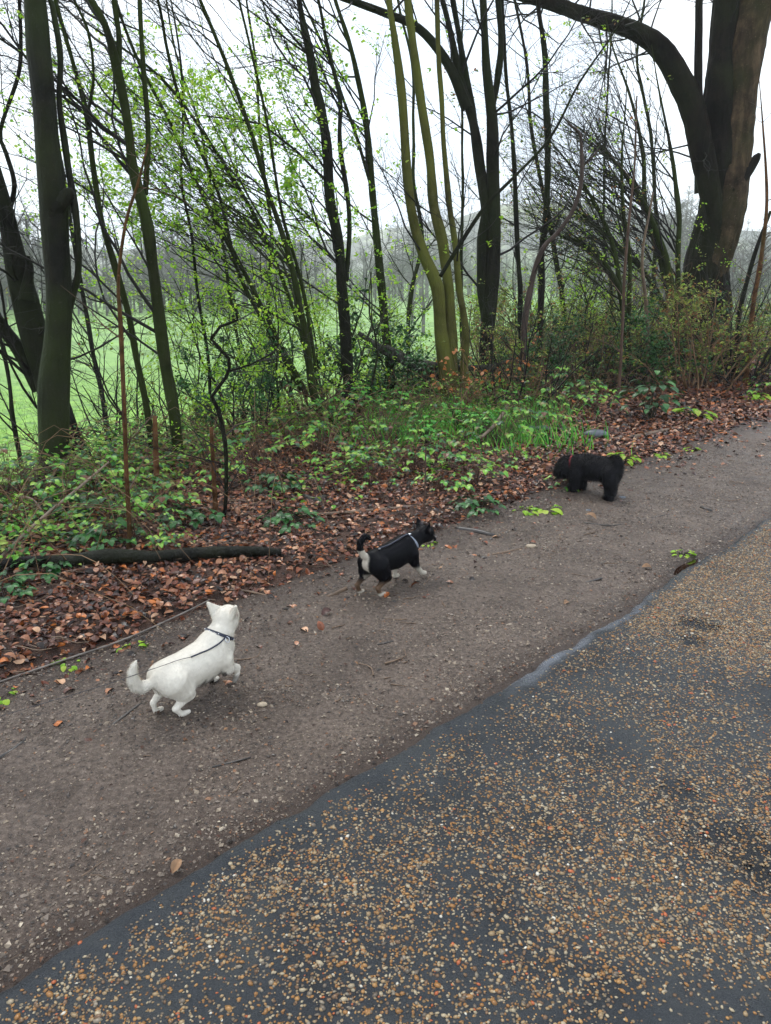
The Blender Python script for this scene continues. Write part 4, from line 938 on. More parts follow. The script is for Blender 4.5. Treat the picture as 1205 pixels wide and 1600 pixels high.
for i, (px, py, k, sc, lab) in enumerate(spots):
    g = hit(px, py); plant('bramble_plant', lab, g[0], g[1], k, i * 1.3, sc * (1 + (g[1] - 5) * .03 if g[1] > 5 else 1), VG)
g = G0(1015, 665); plant('evergreen_plant', 'dark green broad leaved bush standing alone at the right of the litter', g[0], g[1], 'darkbush', 0, 1.15, None, 'shrub')
for i, (px, py, k, sc, lab) in enumerate([(850, 800, 'dock', 1.0, 'bright broad leaved weed on the path edge left of the shaggy dog'), (820, 803, 'weed', 1.4, 'low weed left of the broad leaved weed'), (206, 1018, 'weed', 1.0, 'small weed behind the tail of the white dog'),
    (105, 1045, 'weed', 1.0, 'small weed under the long grey stick'), (12, 1092, 'weed', .9, 'small weed at the left edge of the path'), (668, 852, 'weed', .9, 'tiny weed under the nose of the small black dog'), (1085, 660, 'weed', 3.2, 'spreading bright weed at the right end of the litter'),
    (1185, 630, 'weed', 3.0, 'bright weed at the right picture edge'), (1080, 705, 'weed', 1.2, 'small weed on the far path'), (975, 725, 'weed', 2.0, 'weed right behind the shaggy dog'), (1035, 715, 'weed', 1.4, 'tiny weed on the mud right of the shaggy dog'), (1066, 868, 'weed', 1.0, 'yellow green sprig lying at the road edge')]):
    g = G0(px, py); r = plant('weed', lab, g[0], g[1], k, i * 2., sc, 'weeds at the edge of the path', 'weed')
# a few loose leaves that stand out on the mud
for i, (px, py, L, lab) in enumerate([(1002, 890, .06, 'pale tan leaf lying alone near the wet road edge'), (270, 1372, .045, 'brown leaf on the path edge in the foreground'), (932, 815, .08, 'orange leaf on the mud below the shaggy dog'),
    (888, 944, .04, 'small yellow leaf near the tar strip'), (672, 825, .07, 'upright tan leaf in front of the small black dog')]):
    g = G0(px, py); a = Acc(); scatter(a, *leaf_tpl(.33, .3, .3, .1, 4), np.array([[g[0], g[1], float(hz(*g)) + .014]]), rotmats(np.array([i * 1.3]), np.array([.3 if i < 4 else 1.0]), np.array([.5])), np.array([L]))
    tag(obj('fallen_leaf', a, M['tanleaf'], origin=(g[0], g[1], .01), smooth=False), lab, 'leaf', 'loose leaves on the path')
# ground cover leaves and grasses
a = Acc(); t_, s_ = verge_pts(95000, -1, 19, 3.3, 8.6, 1.1); x_, y_ = xy(t_, s_)
gd = sstep(.05, .5, fbm(x_ * .55 + 3, y_ * .55, 0, 111, 3) + .9 * (s_ - crest(t_) + 1.3) / 2)
k = (rng.random(len(t_)) < gd * .75) & frustum(x_, y_, .4); x_, y_ = x_[k], y_[k]; n = len(x_)
scatter(a, *leaf_tpl(.34, .12, .15, 0, 3), np.stack([x_, y_, hz(x_, y_) + .02 + .09 * rng.random(n) ** 1.6], -1), rotmats(rng.random(n) * 6.28, rng.random(n) * .7, rng.random(n) * 6.28), .026 + .03 * rng.random(n))
t_ = 1.0 + 12 * rng.random(60000); s_ = crest(t_) - 2.5 + 3.4 * rng.random(60000); x_, y_ = xy(t_, s_)
md = np.clip(.35 + 1.1 * fbm(x_ * .9, y_ * .9, 0, 151, 3), 0, 1) * sstep(-2.5, -1.5, s_ - crest(t_)) * sstep(3.4, 4.2, s_); k = (rng.random(60000) < md * 1.1) & frustum(x_, y_, .4); x_, y_, md = x_[k], y_[k], md[k]; n = len(x_); print('mound', n)
scatter(a, *leaf_tpl(.36, .14, .18, 0, 3), np.stack([x_, y_, hz(x_, y_) + .02 + .46 * md * rng.random(n) ** .8], -1), rotmats(rng.random(n) * 6.28, rng.random(n) * .8, rng.random(n) * 6.28), .026 + .026 * rng.random(n))
tag(obj('ground_cover', a, M['cover'], smooth=False), 'low mixed green leaves spreading over the bank', 'ground cover', kind='stuff'); print('cover', n)
def blades(n, xs, ys, L, w, mat, name, label, lean=.5):
    r = rng; a = Acc(); m = 4; u = np.linspace(0, 1, m)
    v = []
    for i in range(m): v += [(w * (1 - u[i]) + .0004, -u[i] ** 2 * lean, u[i]), (-w * (1 - u[i]) - .0004, -u[i] ** 2 * lean, u[i])]
    v = np.array(v); f = np.array([(2 * i, 2 * i + 1, 2 * i + 3, 2 * i + 2) for i in range(m - 1)])
    z = hz(xs, ys) - .01; sc = L * (.5 + .8 * r.random(n))
    scatter(a, v, f, np.stack([xs, ys, z], -1), rotmats(r.random(n) * 6.28, r.random(n) * .45, r.random(n) * 6.28), sc)
    tag(obj(name, a, M[mat], smooth=False), label, 'grass', kind='stuff')
gx = []
for (px, py, sx, sy, n) in ((690, 665, .6, .5, 1300), (760, 650, .6, .6, 1200), (610, 690, .4, .35, 350), (820, 690, .4, .4, 500)):
    g = hit(px, py); gx.append(np.stack([g[0] + rng.normal(size=n) * sx * .8, g[1] + rng.normal(size=n) * sy * .8], -1))
gx = np.concatenate(gx); blades(len(gx), gx[:, 0], gx[:, 1], .17, .040, 'lush', 'lush_grass', 'lush bright green grass in the middle of the verge', .55)
n = 26000; Y = 7 + 26 * rng.random(n) ** 1.3; X = (rng.random(n) * 1.2 - .6) * Y * 1.05; t_, s_ = ts(X, Y)
k = (s_ > crest(t_) + 1.0) & (fbm(X * .8, Y * .8, 0, 121, 3) > -.25); X, Y = X[k], Y[k]
blades(len(X), X, Y, .16, .05, 'fieldgrass', 'field_grass', 'bright tufts of meadow grass below the bank', .7)

# ------------------------------------------------------------------ far woods, one mass in the mist
def far_tree(seed, h):
    T = Tree(); rd = random.Random(seed)
    w = np.array([(0, 0, -1, .2), (.1, 0, h * .3, .16), (0, .1, h * .6, .1), (.1, 0, h * .9, .03)]); tube(T.twigs, w, 4)
    for i in range(34):
        f = rd.uniform(.12, .95); an = rd.uniform(0, 6.28); L = h * .38 * (1.15 - f)
        d = np.array([math.cos(an), math.sin(an), .8]); p = (0, 0, h * f)
        e = unit(d) * L; pts = np.array([(*p, .05), (*(np.array(p) + e * .5 + (0, 0, .1)), .03), (*(np.array(p) + e), .008)]); tube(T.twigs, pts, 3)
        for k in range(5):
            g = pts[1][:3] + (pts[2][:3] - pts[1][:3]) * rd.uniform(-.8, 1); dd = unit(np.array([rd.gauss(0, 1), rd.gauss(0, 1), rd.gauss(.5, .6)])) * rd.uniform(.5, 1.5)
            tube(T.twigs, np.array([(*g, .022), (*(g + dd), .006)]), 3)
    v = np.concatenate(T.twigs.v); f = np.concatenate(T.twigs.f4); return v, f
FT = [far_tree(i, 8) for i in range(5)]
a = Acc(); r = np.random.default_rng(5)
for row, (R0, n, hs) in enumerate([(92, 150, .95), (100, 150, 1.1), (112, 150, 1.25), (70, 34, .6), (300, 150, 1.1)]):
    for i in range(n):
        f = (i + r.random()) / n
        if row == 3: an = -.02 + .75 * f; Rr = 52 + 25 * r.random()
        elif row == 4: an = -.6 + 1.2 * f; Rr = 235 + 80 * r.random()
        else: an = -.80 + 1.6 * f; Rr = (R0 + r.normal() * 3) * (1 + 1.0 * max(0, .25 - abs(an - .12)) * 3.2)
        x, y = math.sin(an) * Rr, math.cos(an) * Rr; v, ff = FT[r.integers(5)]; sc = hs * (.5 + .75 * r.random() + .25 * math.sin(an * 23))
        c, s = math.cos(i * 2.4), math.sin(i * 2.4); vv = v @ np.array([[c, s, 0], [-s, c, 0], [0, 0, 1]]) * (sc * 1.2, sc * 1.2, sc)
        a.add(vv + (x, y, float(H(x, y))), None, ff)
tag(obj('distant_woods', a, M['bark_far'], smooth=False), 'bare grey woods across the far side of the field', 'woods', kind='stuff')

# ------------------------------------------------------------------ dogs: one continuous body each, grown from a distance field
def rot3(yaw=0, pit=0, rol=0):
    return np.array((Matrix.Rotation(math.radians(yaw), 3, 'Z') @ Matrix.Rotation(math.radians(-pit), 3, 'Y') @ Matrix.Rotation(math.radians(rol), 3, 'X')))
def d_tri(p, a, b, c):
    ba, cb, ac = b - a, c - b, a - c; n = np.cross(ba, ac)
    pa, pb, pc = p - a, p - b, p - c
    s = (np.sign((pa @ np.cross(ba, n))) + np.sign((pb @ np.cross(cb, n))) + np.sign((pc @ np.cross(ac, n))))
    def e(q, v):
        h = np.clip((q @ v) / (v @ v), 0, 1); w = q - h[..., None] * v; return (w * w).sum(-1)
    edge = np.minimum(np.minimum(e(pa, ba), e(pb, cb)), e(pc, ac)); face = (pa @ n) ** 2 / (n @ n)
    return np.sqrt(np.where(s < 2.0, edge, face))
def sdf_mesh(parts, vox, nz_amp=0):
    pts = np.array([q for P_ in parts for q in P_[1]]); rm = max(max(P_[2]) for P_ in parts if P_[0] == 'c')
    lo = pts.min(0) - rm - .01; hi = pts.max(0) + rm + .01
    ax = [np.arange(lo[i], hi[i], vox) for i in range(3)]
    G = np.stack(np.meshgrid(*ax, indexing='ij'), -1); D = np.full(G.shape[:3], 1.0)
    for P_ in parts:
        k = P_[3]; pl = np.array(P_[1], float); mg = max(P_[2]) + k + .012
        i0 = [max(0, int((pl[:, i].min() - mg - lo[i]) / vox)) for i in range(3)]; i1 = [int((pl[:, i].max() + mg - lo[i]) / vox) + 2 for i in range(3)]
        blk = tuple(slice(p_, q_) for p_, q_ in zip(i0, i1)); Gf, Df = G, D; G, D = Gf[blk], Df[blk]
        if P_[0] == 'c':
            c, r, sy = np.array(P_[1], float), P_[2], (P_[4] if len(P_) > 4 else 1)
            d = np.full(D.shape, 9.)
            for i in range(len(c) - 1):
                a, b = c[i], c[i + 1]; sc = np.array([1, sy, 1]); q = (G - a) * sc; v = (b - a) * sc
                h = np.clip((q @ v) / (v @ v + 1e-12), 0, 1); d = np.minimum(d, np.linalg.norm(q - h[..., None] * v, axis=-1) - (r[i] + (r[i + 1] - r[i]) * h))
        else:
            a, b, c = [np.array(q, float) for q in P_[1]]; d = d_tri(G, a, b, c) - P_[2][0]
        h = np.clip(.5 + .5 * (D - d) / k, 0, 1); Df[blk] = D + (d - D) * h - k * h * (1 - h); G, D = Gf, Df
    if nz_amp: D = D + nz_amp * fbm(G[..., 0] * 60, G[..., 1] * 60, G[..., 2] * 60, 3, 2)
    S = D < 0; nx, ny, nz = D.shape
    cnt = np.zeros((nx - 1, ny - 1, nz - 1)); acc = np.zeros(cnt.shape + (3,))
    def sl(o): return tuple(slice(o[i], D.shape[i] - 1 + o[i]) for i in range(3))
    for axn in range(3):
        for u in (0, 1):
            for v in (0, 1):
                o = [0, 0, 0]; oth = [i for i in range(3) if i != axn]; o[oth[0]] = u; o[oth[1]] = v
                o2 = list(o); o2[axn] = 1; A, B = D[sl(o)], D[sl(o2)]; m = (A < 0) != (B < 0)
                f = np.where(m, A / (A - B + 1e-12), 0); cnt += m
                for i in range(3): acc[..., i] += m * ((f if i == axn else o[i]))
    act = cnt > 0; idx = np.full(cnt.shape, -1); idx[act] = np.arange(act.sum())
    cell = np.stack(np.nonzero(act), -1); V = lo + (cell + acc[act] / cnt[act][:, None]) * vox
    F = []
    for axn in range(3):
        oth = [i for i in range(3) if i != axn]
        A = S[tuple(slice(0, -1) if i == axn else slice(1, -1) for i in range(3))]; B = S[tuple(slice(1, None) if i == axn else slice(1, -1) for i in range(3))]
        m = A != B; q = np.stack(np.nonzero(m), -1); q[:, oth[0]] += 1; q[:, oth[1]] += 1; sg = A[m]
        def g(du, dv):
            w = q.copy(); w[:, oth[0]] -= du; w[:, oth[1]] -= dv; return idx[w[:, 0], w[:, 1], w[:, 2]]
        f = np.stack([g(0, 0), g(1, 0), g(1, 1), g(0, 1)], -1); flip = sg if axn != 1 else ~sg; f[~flip] = f[~flip][:, ::-1]; F.append(f)
    F = np.vstack(F)
    for _ in range(2):     # light relaxation
        s = np.zeros_like(V); c = np.zeros(len(V))
        for i in range(4):
            np.add.at(s, F[:, i], V[F[:, (i + 1) % 4]]); np.add.at(c, F[:, i], 1); np.add.at(s, F[:, i], V[F[:, (i - 1) % 4]]); np.add.at(c, F[:, i], 1)
        V = V * .5 + .5 * s / np.maximum(c, 1)[:, None]
    return V, F
def vcol(me, col):
    a = me.color_attributes.new('Col', 'FLOAT_COLOR', 'POINT'); a.data.foreach_set('color', np.hstack([col, np.ones((len(col), 1))]).astype(np.float32).ravel())
def coat_mat(name, rough, spec, sheen=0):
    m, t, b = new_mat(name); a = N(t, 'ShaderNodeAttribute', attribute_name='Col'); g = geo(t)
    r = ramp(t, [(.3, (.93,) * 3), (.7, (1.04,) * 3)], noise(t, 60, 4, .6, g.outputs['Position']))
    t.links.new(mixc(t, a.outputs['Color'], r.outputs[0], 1.0, 'MULTIPLY'), b.inputs['Base Color'])
    b.inputs['Roughness'].default_value = rough; b.inputs['Specular IOR Level'].default_value = spec
    return m
def fur(V, F, n, Lf, colf, flow, seed, lift=.4, w=.0006, jit=.25, curl=0):
    r = np.random.default_rng(seed); a, b, c = V[F[:, 0]], V[F[:, 1]], V[F[:, 2]]; nn = np.cross(b - a, c - a); A = np.linalg.norm(nn, axis=1); nn /= A[:, None] + 1e-12
    i = r.choice(len(F), n, p=A / A.sum()); u, v = r.random((n, 1)), r.random((n, 1)); d = V[F[i, 3]]
    p = (a[i] * (1 - u) + b[i] * u) * (1 - v) + (d * (1 - u) + c[i] * u) * v; N_ = nn[i]
    fl = flow(p) + r.normal(size=(n, 3)) * jit; fl = fl - (fl * N_).sum(1)[:, None] * N_; fl /= np.linalg.norm(fl, axis=1)[:, None] + 1e-9
    L = (Lf(p) * (.6 + .8 * r.random(n)))[:, None]
    q1 = p + (N_ * lift * 1.2 + fl * .6) * L * .5; q2 = q1 + (N_ * lift * .5 + fl * .9 + np.array([0, 0, -.25]) + r.normal(size=(n, 3)) * curl) * L * .5
    sd = np.cross(N_, fl) * w * (1 + L * 25); p = p - N_ * .001
    W_ = np.stack([p - sd, p + sd, q1 - sd * .8, q1 + sd * .8, q2], 1).reshape(-1, 3); k = np.arange(n)[:, None] * 5
    a_ = Acc(); a_.add(W_, k + np.array([[2, 3, 4]]), k + np.array([[0, 1, 3, 2]])); col = np.repeat(colf(p) * (.93 + .12 * r.random((n, 1))), 5, 0)
    return a_, col
def build_dog(name, label, loc, heading, parts, vox, colf, furs, coat, furmat, scale=1):
    V, F = sdf_mesh(parts, vox); root = thing(name, (*loc, 0), label, 'dog', None, math.radians(heading)); root.scale = scale if isinstance(scale, tuple) else (scale,) * 3
    a = Acc(); a.add(V, None, F); b = obj('body', a, coat, root, origin=(0, 0, 0)); vcol(b.data, colf(V))
    if furs:
        a, col = fur(V, F, colf=colf, **furs); f = obj('fur', a, furmat, root, origin=(0, 0, 0), smooth=False); vcol(f.data, col)
    return root
def ring(name, root, ctr, normal, r, w, mat, n=26, th=.0022, sx=1.0):
    nrm = unit(normal); u = unit(np.cross(nrm, (0, 1, 0))); v = np.cross(nrm, u); A = Acc(); pts = []
    an = np.linspace(0, 2 * math.pi, n, endpoint=False)
    prof = [(-w / 2, 0), (w / 2, 0), (w / 2, th), (-w / 2, th)]
    for a in an:
        d = u * math.cos(a) * sx + v * math.sin(a)
        for (h, rr) in prof: pts.append(np.asarray(ctr) + d * (r + rr) + nrm * h)
    i = np.arange(n)[:, None] * 4; j = np.arange(4)[None]; i2 = (np.arange(n)[:, None] + 1) % n * 4
    A.add(np.array(pts), None, np.stack([i + j, i + (j + 1) % 4, i2 + (j + 1) % 4, i2 + j], -1).reshape(-1, 4))
    return obj(name, A, mat, root, origin=(0, 0, 0), smooth=False)
def ball(name, root, p, r, mat, sc=(1, 1, 1)):
    v, f = ico(2); A = Acc(); A.add(v * r * np.array(sc) + p, f); return obj(name, A, mat, root, origin=(0, 0, 0))
def head_parts(c, yaw, pit, s=1.0, ears='up', k=.012, mz=1.0, ear=1.0):
    R = rot3(yaw, pit); h = lambda *p: tuple(np.array(c) + R @ (np.array(p) * s))
    L = [('c', [h(-.006, 0, .004), h(.012, 0, .006)], [.039 * s, .037 * s], .015),
         ('c', [h(.004, .014, -.010), h(.020, .012, -.014)], [.024 * s, .017 * s], .012), ('c', [h(.004, -.014, -.010), h(.020, -.012, -.014)], [.024 * s, .017 * s], .012),
         ('c', [h(.028, 0, -.010), h(.062 * mz, 0, -.018)], [.021 * s, .012 * s], .012), ('c', [h(.028, 0, -.024), h(.054 * mz, 0, -.029)], [.012 * s, .007 * s], .006)]
    if ears == 'up':
        for y in (1, -1):
            tip = h(-.022 - .004 * ear, y * (.028 + .026 * ear), .016 + .052 * ear); bk = h(-.024, y * .030, .016); inn = h(.008, y * .012, .034); out = h(.004, y * .040, .006)
            md = h(-.020, y * .044, .046)
            L += [('t', [inn, bk, tip], [.0032 * s], .005), ('t', [out, bk, tip], [.0032 * s], .005), ('c', [bk, md], [.008 * s, .004 * s], .010)]
    return L, h

def C_(pts, k=.012, sy=1):   # chain helper: list of (x,y,z,r)
    return ('c', [p[:3] for p in pts], [p[3] for p in pts], k, sy)
eye_m = plain('dark_eye', (.01, .008, .006), .08, 0, .8); nose_m = plain('dog_nose', (.02, .016, .015), .35, 0, .6); pink_nose = plain('pale_nose', (.22, .12, .10), .4)
# --- white dog
hp, hf = head_parts((.176, .008, .258), 20, -2, 1.14, mz=.88, ear=.88)
white = [C_([(-.125, 0, .150, .054), (-.10, 0, .146, .066), (-.04, 0, .140, .070), (.03, 0, .141, .075), (.085, 0, .150, .072), (.118, 0, .162, .060)], .02, 1.0),
    C_([(.095, 0, .190, .054), (.138, 0, .218, .049), (.165, .004, .240, .043)], .02), C_([(.11, 0, .14, .055), (.145, 0, .16, .038)], .02),
    C_([(-.115, -.036, .138, .056), (-.092, -.046, .105, .043), (-.075, -.051, .080, .026)], .014), C_([(-.075, -.051, .080, .024), (-.108, -.048, .058, .0155), (-.130, -.046, .044, .0115)], .008),
    C_([(-.130, -.046, .044, .0115), (-.114, -.046, .022, .0100), (-.106, -.046, .011, .0105)], .005), C_([(-.108, -.046, .0105, .0105), (-.088, -.048, .0085, .0100), (-.078, -.050, .0080, .0085)], .005),
    C_([(-.115, .034, .138, .052), (-.110, .042, .100, .036), (-.102, .045, .080, .021)], .014), C_([(-.102, .045, .080, .020), (-.138, .044, .062, .0135), (-.156, .044, .048, .0105)], .008),
    C_([(-.156, .044, .048, .0105), (-.152, .044, .026, .0095), (-.148, .044, .012, .0105), (-.130, .044, .009, .0100), (-.122, .044, .008, .0085)], .005),
    C_([(.100, .038, .135, .036), (.105, .046, .09, .022), (.114, .046, .055, .0135), (.118, .046, .022, .0105)], .012), C_([(.118, .046, .012, .0105), (.134, .046, .009, .0105), (.144, .046, .008, .0085)], .005),
    C_([(.106, -.042, .130, .038), (.116, -.050, .098, .026), (.140, -.052, .088, .017), (.158, -.052, .078, .014)], .012), C_([(.158, -.052, .078, .0135), (.160, -.052, .058, .0105), (.152, -.052, .040, .0115), (.144, -.052, .030, .010)], .005),
    C_([(-.150, 0, .165, .020), (-.180, .010, .150, .017), (-.206, .018, .145, .019), (-.228, .022, .160, .020), (-.238, .024, .188, .018), (-.236, .024, .216, .014), (-.228, .022, .238, .009), (-.220, .020, .252, .003)], .012)] + hp
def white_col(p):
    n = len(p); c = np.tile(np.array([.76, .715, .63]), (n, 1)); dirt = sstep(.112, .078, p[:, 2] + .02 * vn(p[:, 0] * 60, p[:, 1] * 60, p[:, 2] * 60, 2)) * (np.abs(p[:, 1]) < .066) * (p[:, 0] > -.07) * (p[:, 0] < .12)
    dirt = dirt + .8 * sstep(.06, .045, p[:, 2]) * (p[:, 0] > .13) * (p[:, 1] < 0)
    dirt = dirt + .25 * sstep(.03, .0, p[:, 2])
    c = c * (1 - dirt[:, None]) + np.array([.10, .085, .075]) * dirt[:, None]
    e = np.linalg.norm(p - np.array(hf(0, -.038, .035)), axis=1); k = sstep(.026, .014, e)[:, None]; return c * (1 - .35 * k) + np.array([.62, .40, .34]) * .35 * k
flow = lambda p: np.stack([-.9 * np.ones(len(p)), 0 * p[:, 0], np.where(p[:, 2] < .11, -1.2, -.35)], -1)
coat_w = coat_mat('white_coat', .7, .12); coat_b = coat_mat('black_coat', .5, .06)
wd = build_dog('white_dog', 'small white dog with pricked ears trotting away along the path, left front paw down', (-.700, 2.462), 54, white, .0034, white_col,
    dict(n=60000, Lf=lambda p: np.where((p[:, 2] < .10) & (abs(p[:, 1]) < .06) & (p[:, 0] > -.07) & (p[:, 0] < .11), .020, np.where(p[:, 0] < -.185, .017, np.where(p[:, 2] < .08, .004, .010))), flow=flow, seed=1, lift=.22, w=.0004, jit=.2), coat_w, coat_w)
ball('nose', wd, np.array(hf(.0685, 0, -.013)), .0068, pink_nose, (1, 1.2, .9))
for s in (1, -1): ball('eye', wd, np.array(hf(.032, s * .0215, .006)), .0062, eye_m)
ncol = plain('navy_collar', (.018, .022, .04), .5, 0, .4, 400, .5); silver = plain('silver_clip', (.62, .64, .68), .25, 1.0, .5)
cr = ring('collar', wd, (.132, .001, .214), (.58, .02, .80), .0545, .012, ncol, sx=1.0)
for k in range(9):
    a = k * .7; u = unit(np.cross(unit((.58, .02, .80)), (0, 1, 0))); v = np.cross(unit((.58, .02, .80)), u); q = np.array((.132, .001, .214)) + (u * math.cos(a) + v * math.sin(a)) * .0572
    ball('stud', cr, q, .0028, silver, (1, 1, .6))
def dogw(root, p):      # dog-local point to world
    c, s = math.cos(root.rotation_euler.z), math.sin(root.rotation_euler.z); k = root.scale[0]
    return np.array([root.location.x + k * (c * p[0] - s * p[1]), root.location.y + k * (s * p[0] + c * p[1]), k * p[2]])
# lead: clip ring, webbing and thin cord trailing back over the rump and off to the left
A = Acc(); q = dogw(wd, (.124, -.042, .218)); strap = [(.118, -.050, .224), (.085, -.053, .214), (.04, -.050, .207), (.0, -.046, .207), (-.04, -.040, .206)]
w = np.array([(*dogw(wd, p), .0030) for p in strap]); tube(A, resample(w, .008), 6)
lead = thing('dog_lead', tuple(q), 'dark cord lead running from the collar of the white dog back over its rump', 'lead'); obj('strap', A, ncol, lead)
A = Acc(); cp = [(-.04, -.040, .206), (-.09, -.030, .212), (-.15, -.014, .210), (-.235, .0, .214)]; w = [(*dogw(wd, p), .0011) for p in cp]
e0 = np.array(w[-1][:3]); w += [(*(e0 + (-.12, -.03, -.03)), .0011), (*(e0 + (-.40, -.12, -.08)), .0011), (*(e0 + (-.75, -.35, -.09)), .0011), (*(e0 + (-1.1, -.75, .05)), .0011)]
tube(A, resample(np.array(w), .015), 5); obj('cord', A, plain('thin_black_cord', (.03, .03, .035), .5), lead)
A = Acc(); w = np.array([(*dogw(wd, p), .0016) for p in [(.118, -.050, .226), (.124, -.058, .220), (.122, -.062, .208), (.114, -.060, .205), (.110, -.055, .215), (.118, -.050, .226)]]); tube(A, resample(w, .003), 6); obj('clip', A, silver, lead)
# --- small black and tan dog
hp, hf2 = head_parts((.226, -.020, .204), -18, -16, 1.02, ear=.92)
bt = [C_([(-.130, 0, .160, .047), (-.10, 0, .156, .056), (-.04, 0, .150, .060), (.03, 0, .150, .068), (.09, 0, .158, .066), (.125, 0, .166, .052)], .02, 1.05),
    C_([(.10, 0, .178, .046), (.150, -.006, .188, .041), (.200, -.014, .198, .036)], .02),
    C_([(-.120, -.034, .145, .050), (-.100, -.044, .105, .036), (-.082, -.048, .085, .022)], .014), C_([(-.082, -.048, .085, .022), (-.115, -.046, .064, .013), (-.140, -.044, .048, .0105)], .007),
    C_([(-.140, -.044, .048, .0105), (-.128, -.044, .022, .0095), (-.122, -.044, .012, .0115), (-.098, -.046, .010, .0105)], .006),
    C_([(-.120, .034, .145, .048), (-.128, .042, .105, .032), (-.130, .044, .085, .018)], .014), C_([(-.130, .044, .085, .018), (-.162, .044, .066, .011), (-.180, .044, .052, .010)], .007),
    C_([(-.180, .044, .052, .010), (-.170, .044, .026, .0095), (-.164, .044, .013, .0115), (-.145, .044, .010, .0105)], .006),
    C_([(.095, .036, .135, .034), (.090, .044, .09, .020), (.088, .046, .055, .0125), (.086, .046, .022, .010)], .012), C_([(.086, .046, .013, .0115), (.106, .046, .010, .0115)], .006),
    C_([(.105, -.040, .140, .036), (.118, -.046, .100, .024), (.135, -.048, .070, .0155), (.160, -.050, .044, .0105)], .012), C_([(.160, -.050, .044, .0105), (.172, -.050, .030, .012), (.192, -.052, .024, .011)], .006),
    C_([(-.150, 0, .185, .020), (-.180, .004, .205, .015), (-.200, .006, .240, .014), (-.196, .006, .272, .014), (-.174, .004, .290, .014), (-.150, .002, .284, .011), (-.142, 0, .270, .007)], .010)] + hp
def bt_col(p):
    n = len(p); c = np.tile(np.array([.004, .004, .0055]), (n, 1)); tan = np.array([.12, .075, .048]); wh = np.array([.55, .50, .42])
    def mix(m, col):
        m = np.clip(m, 0, 1)[:, None]; c[:] = c * (1 - m) + col * m
    leg = sstep(.085, .055, p[:, 2]); mix(leg * (p[:, 0] < -.06), tan); mix(leg * (p[:, 0] > .05) * .9, wh); mix(sstep(.026, .016, p[:, 2]), wh * .95)
    mix(sstep(-.158, -.170, p[:, 0]) * (p[:, 2] < .235) * (p[:, 2] > .09) * sstep(.024, .012, abs(p[:, 1])), wh)
    mix(sstep(.105, .09, p[:, 2]) * (abs(p[:, 1]) < .03), wh * .6)
    q = np.linalg.norm(p - np.array(hf2(.035, 0, -.034)), axis=1); mix(sstep(.030, .018, q), wh * 1.2)
    for y in (1, -1):
        q = np.linalg.norm(p - np.array(hf2(-.002, y * .040, .040)), axis=1); mix(.5 * sstep(.022, .012, q), np.array([.20, .17, .17]))
        q = np.linalg.norm(p - np.array(hf2(.032, y * .018, .016)), axis=1); mix(sstep(.010, .006, q), tan)
    return c
bd = build_dog('black_dog', 'small black and tan dog with white paws and an upcurled tail walking along the path', (.025, 3.530), 49, bt, .0036, bt_col,
    dict(n=22000, Lf=lambda p: np.where(p[:, 0] < -.15, .012, .0065), flow=flow, seed=2, lift=.2, w=.0004, jit=.25), coat_b, coat_b, 1.08)
ball('nose', bd, np.array(hf2(.067, 0, -.013)), .0068, nose_m, (1, 1.2, .9))
for s in (1, -1): ball('eye', bd, np.array(hf2(.032, s * .0215, .006)), .0062, eye_m)
hc = ring('harness', bd, (.135, -.004, .182), (.88, -.05, .46), .0475, .012, plain('silver_webbing', (.20, .22, .27), .4, 0, .4, 300, .6))
A = Acc(); w = np.array([(.122, -.012, .231, .0032), (.08, -.012, .231, .0034), (.03, -.012, .223, .0034), (-.03, -.012, .216, .0034), (-.09, -.01, .217, .0034)]); tube(A, resample(w, .01), 6)
obj('back_strap', A, ncol, bd, origin=(0, 0, 0)); ball('buckle', bd, np.array((.120, -.016, .232)), .0075, silver, (1.2, 1, .5)); ball('strap_end', bd, np.array((-.092, -.014, .216)), .006, plain('grey_tab', (.12, .12, .13), .5), (1.3, 1, .5))
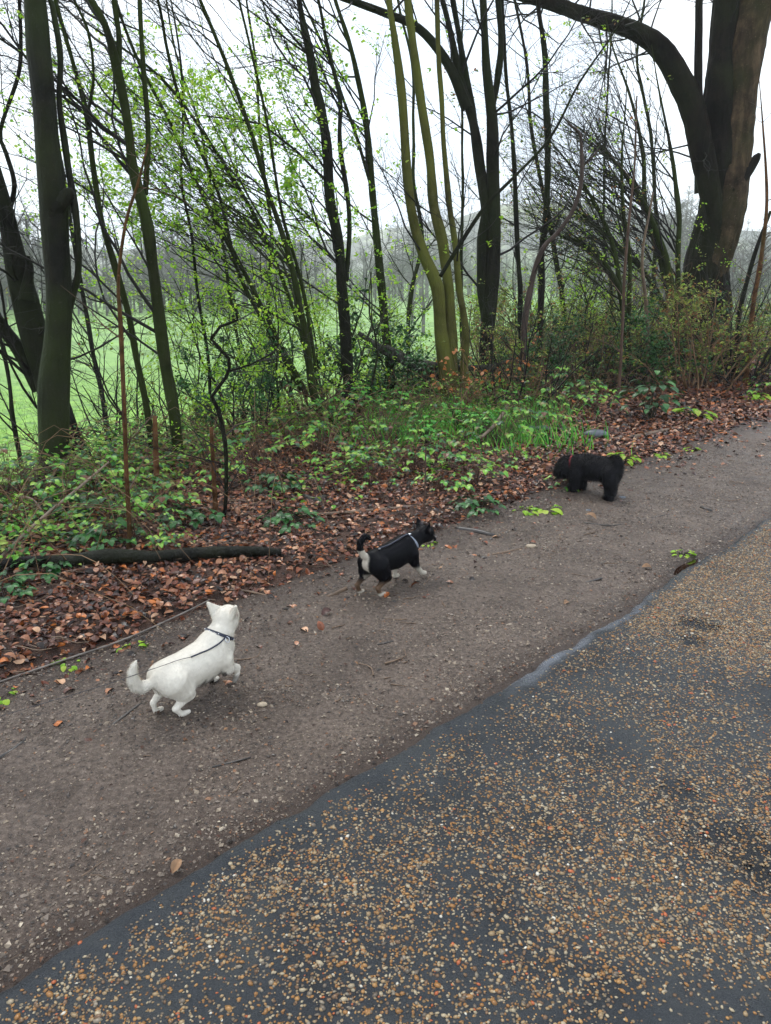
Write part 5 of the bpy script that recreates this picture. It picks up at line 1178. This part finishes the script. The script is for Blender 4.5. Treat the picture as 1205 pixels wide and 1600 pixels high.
# --- shaggy black dog nosing into the leaves
shag = [C_([(-.185, 0, .215, .060), (-.14, 0, .215, .072), (-.06, 0, .212, .074), (.03, 0, .210, .078), (.10, 0, .205, .074), (.135, 0, .200, .062)], .03, 1.05),
    C_([(.11, 0, .215, .058), (.17, .004, .208, .052), (.215, .010, .195, .050)], .02), C_([(.215, .010, .195, .064), (.232, .012, .186, .064)], .02), C_([(.26, .012, .170, .044), (.285, .014, .148, .034)], .02),
    C_([(.225, .058, .20, .016), (.23, .068, .17, .020), (.235, .068, .145, .014)], .010), C_([(.225, -.040, .20, .016), (.23, -.050, .17, .020), (.235, -.050, .145, .014)], .010),
    C_([(-.165, -.048, .19, .064), (-.150, -.058, .13, .048), (-.155, -.060, .08, .034), (-.165, -.060, .035, .030), (-.150, -.060, .022, .026), (-.135, -.060, .020, .022)], .015),
    C_([(-.165, .048, .19, .060), (-.185, .058, .13, .044), (-.190, .060, .08, .032), (-.195, .060, .035, .029), (-.180, .060, .022, .026), (-.165, .060, .020, .022)], .015),
    C_([(.105, -.048, .17, .046), (.105, -.052, .10, .034), (.100, -.052, .035, .029), (.115, -.052, .022, .026)], .015), C_([(.115, .048, .17, .046), (.125, .052, .10, .034), (.130, .052, .035, .029), (.145, .052, .022, .026)], .015),
    C_([(-.205, 0, .240, .024), (-.225, .004, .262, .024), (-.215, .006, .285, .024), (-.180, .006, .288, .022), (-.155, .006, .272, .016)], .015)]
def shag_col(p): return np.tile(np.array([.004, .004, .0055]), (len(p), 1)) + .05 * np.clip(vn(p[:, 0] * 45, p[:, 1] * 45, p[:, 2] * 25, 3) - .1, 0, 1)[:, None] * np.array([.5, .5, .6])  # paler bluish clumps put the coat's sheen into the colour
fl2 = lambda p: np.stack([-.5 * np.ones(len(p)), 0 * p[:, 0], -1.0 * np.ones(len(p))], -1)
kd = build_dog('shaggy_dog', 'shaggy all black dog with a red collar sniffing at the edge of the leaves', (1.455, 5.170), 144, shag, .0050, shag_col,
    dict(n=42000, Lf=lambda p: np.where(p[:, 2] < .06, .022, .034), flow=fl2, seed=3, lift=.5, w=.0007, jit=.5, curl=.4), coat_b, coat_mat('shaggy_fur', .45, .12), (.84, .90, 1.0))
ball('nose', kd, np.array((.318, .014, .142)), .012, nose_m); 
for s in (1, -1): ball('eye', kd, np.array((.280, .012 + s * .028, .200)), .008, eye_m)
ring('collar', kd, (.168, .004, .206), (.95, .02, -.22), .068, .017, plain('red_collar', (.24, .010, .018), .55, 0, .2))
# ------------------------------------------------------------------ haze
hb = bpy.data.meshes.new('haze'); import bmesh
bm = bmesh.new(); bmesh.ops.create_cube(bm, size=1); bm.to_mesh(hb); bm.free()
ho = bpy.data.objects.new('haze', hb); C.objects.link(ho)
ho.location = (0, 120, 14); ho.scale = (1100, 640, 48); tag(ho, kind='stuff'); ho['label'] = 'thin rain mist over the field'; ho['category'] = 'haze'
hm = bpy.data.materials.new('haze'); hm.use_nodes = True; t = hm.node_tree; t.nodes.clear()
oo = t.nodes.new('ShaderNodeOutputMaterial'); pv = t.nodes.new('ShaderNodeVolumePrincipled'); pv.inputs['Color'].default_value = (.96, .98, 1, 1); pv.inputs['Density'].default_value = .0010
t.links.new(pv.outputs[0], oo.inputs['Volume']); hb.materials.append(hm)
print('done')
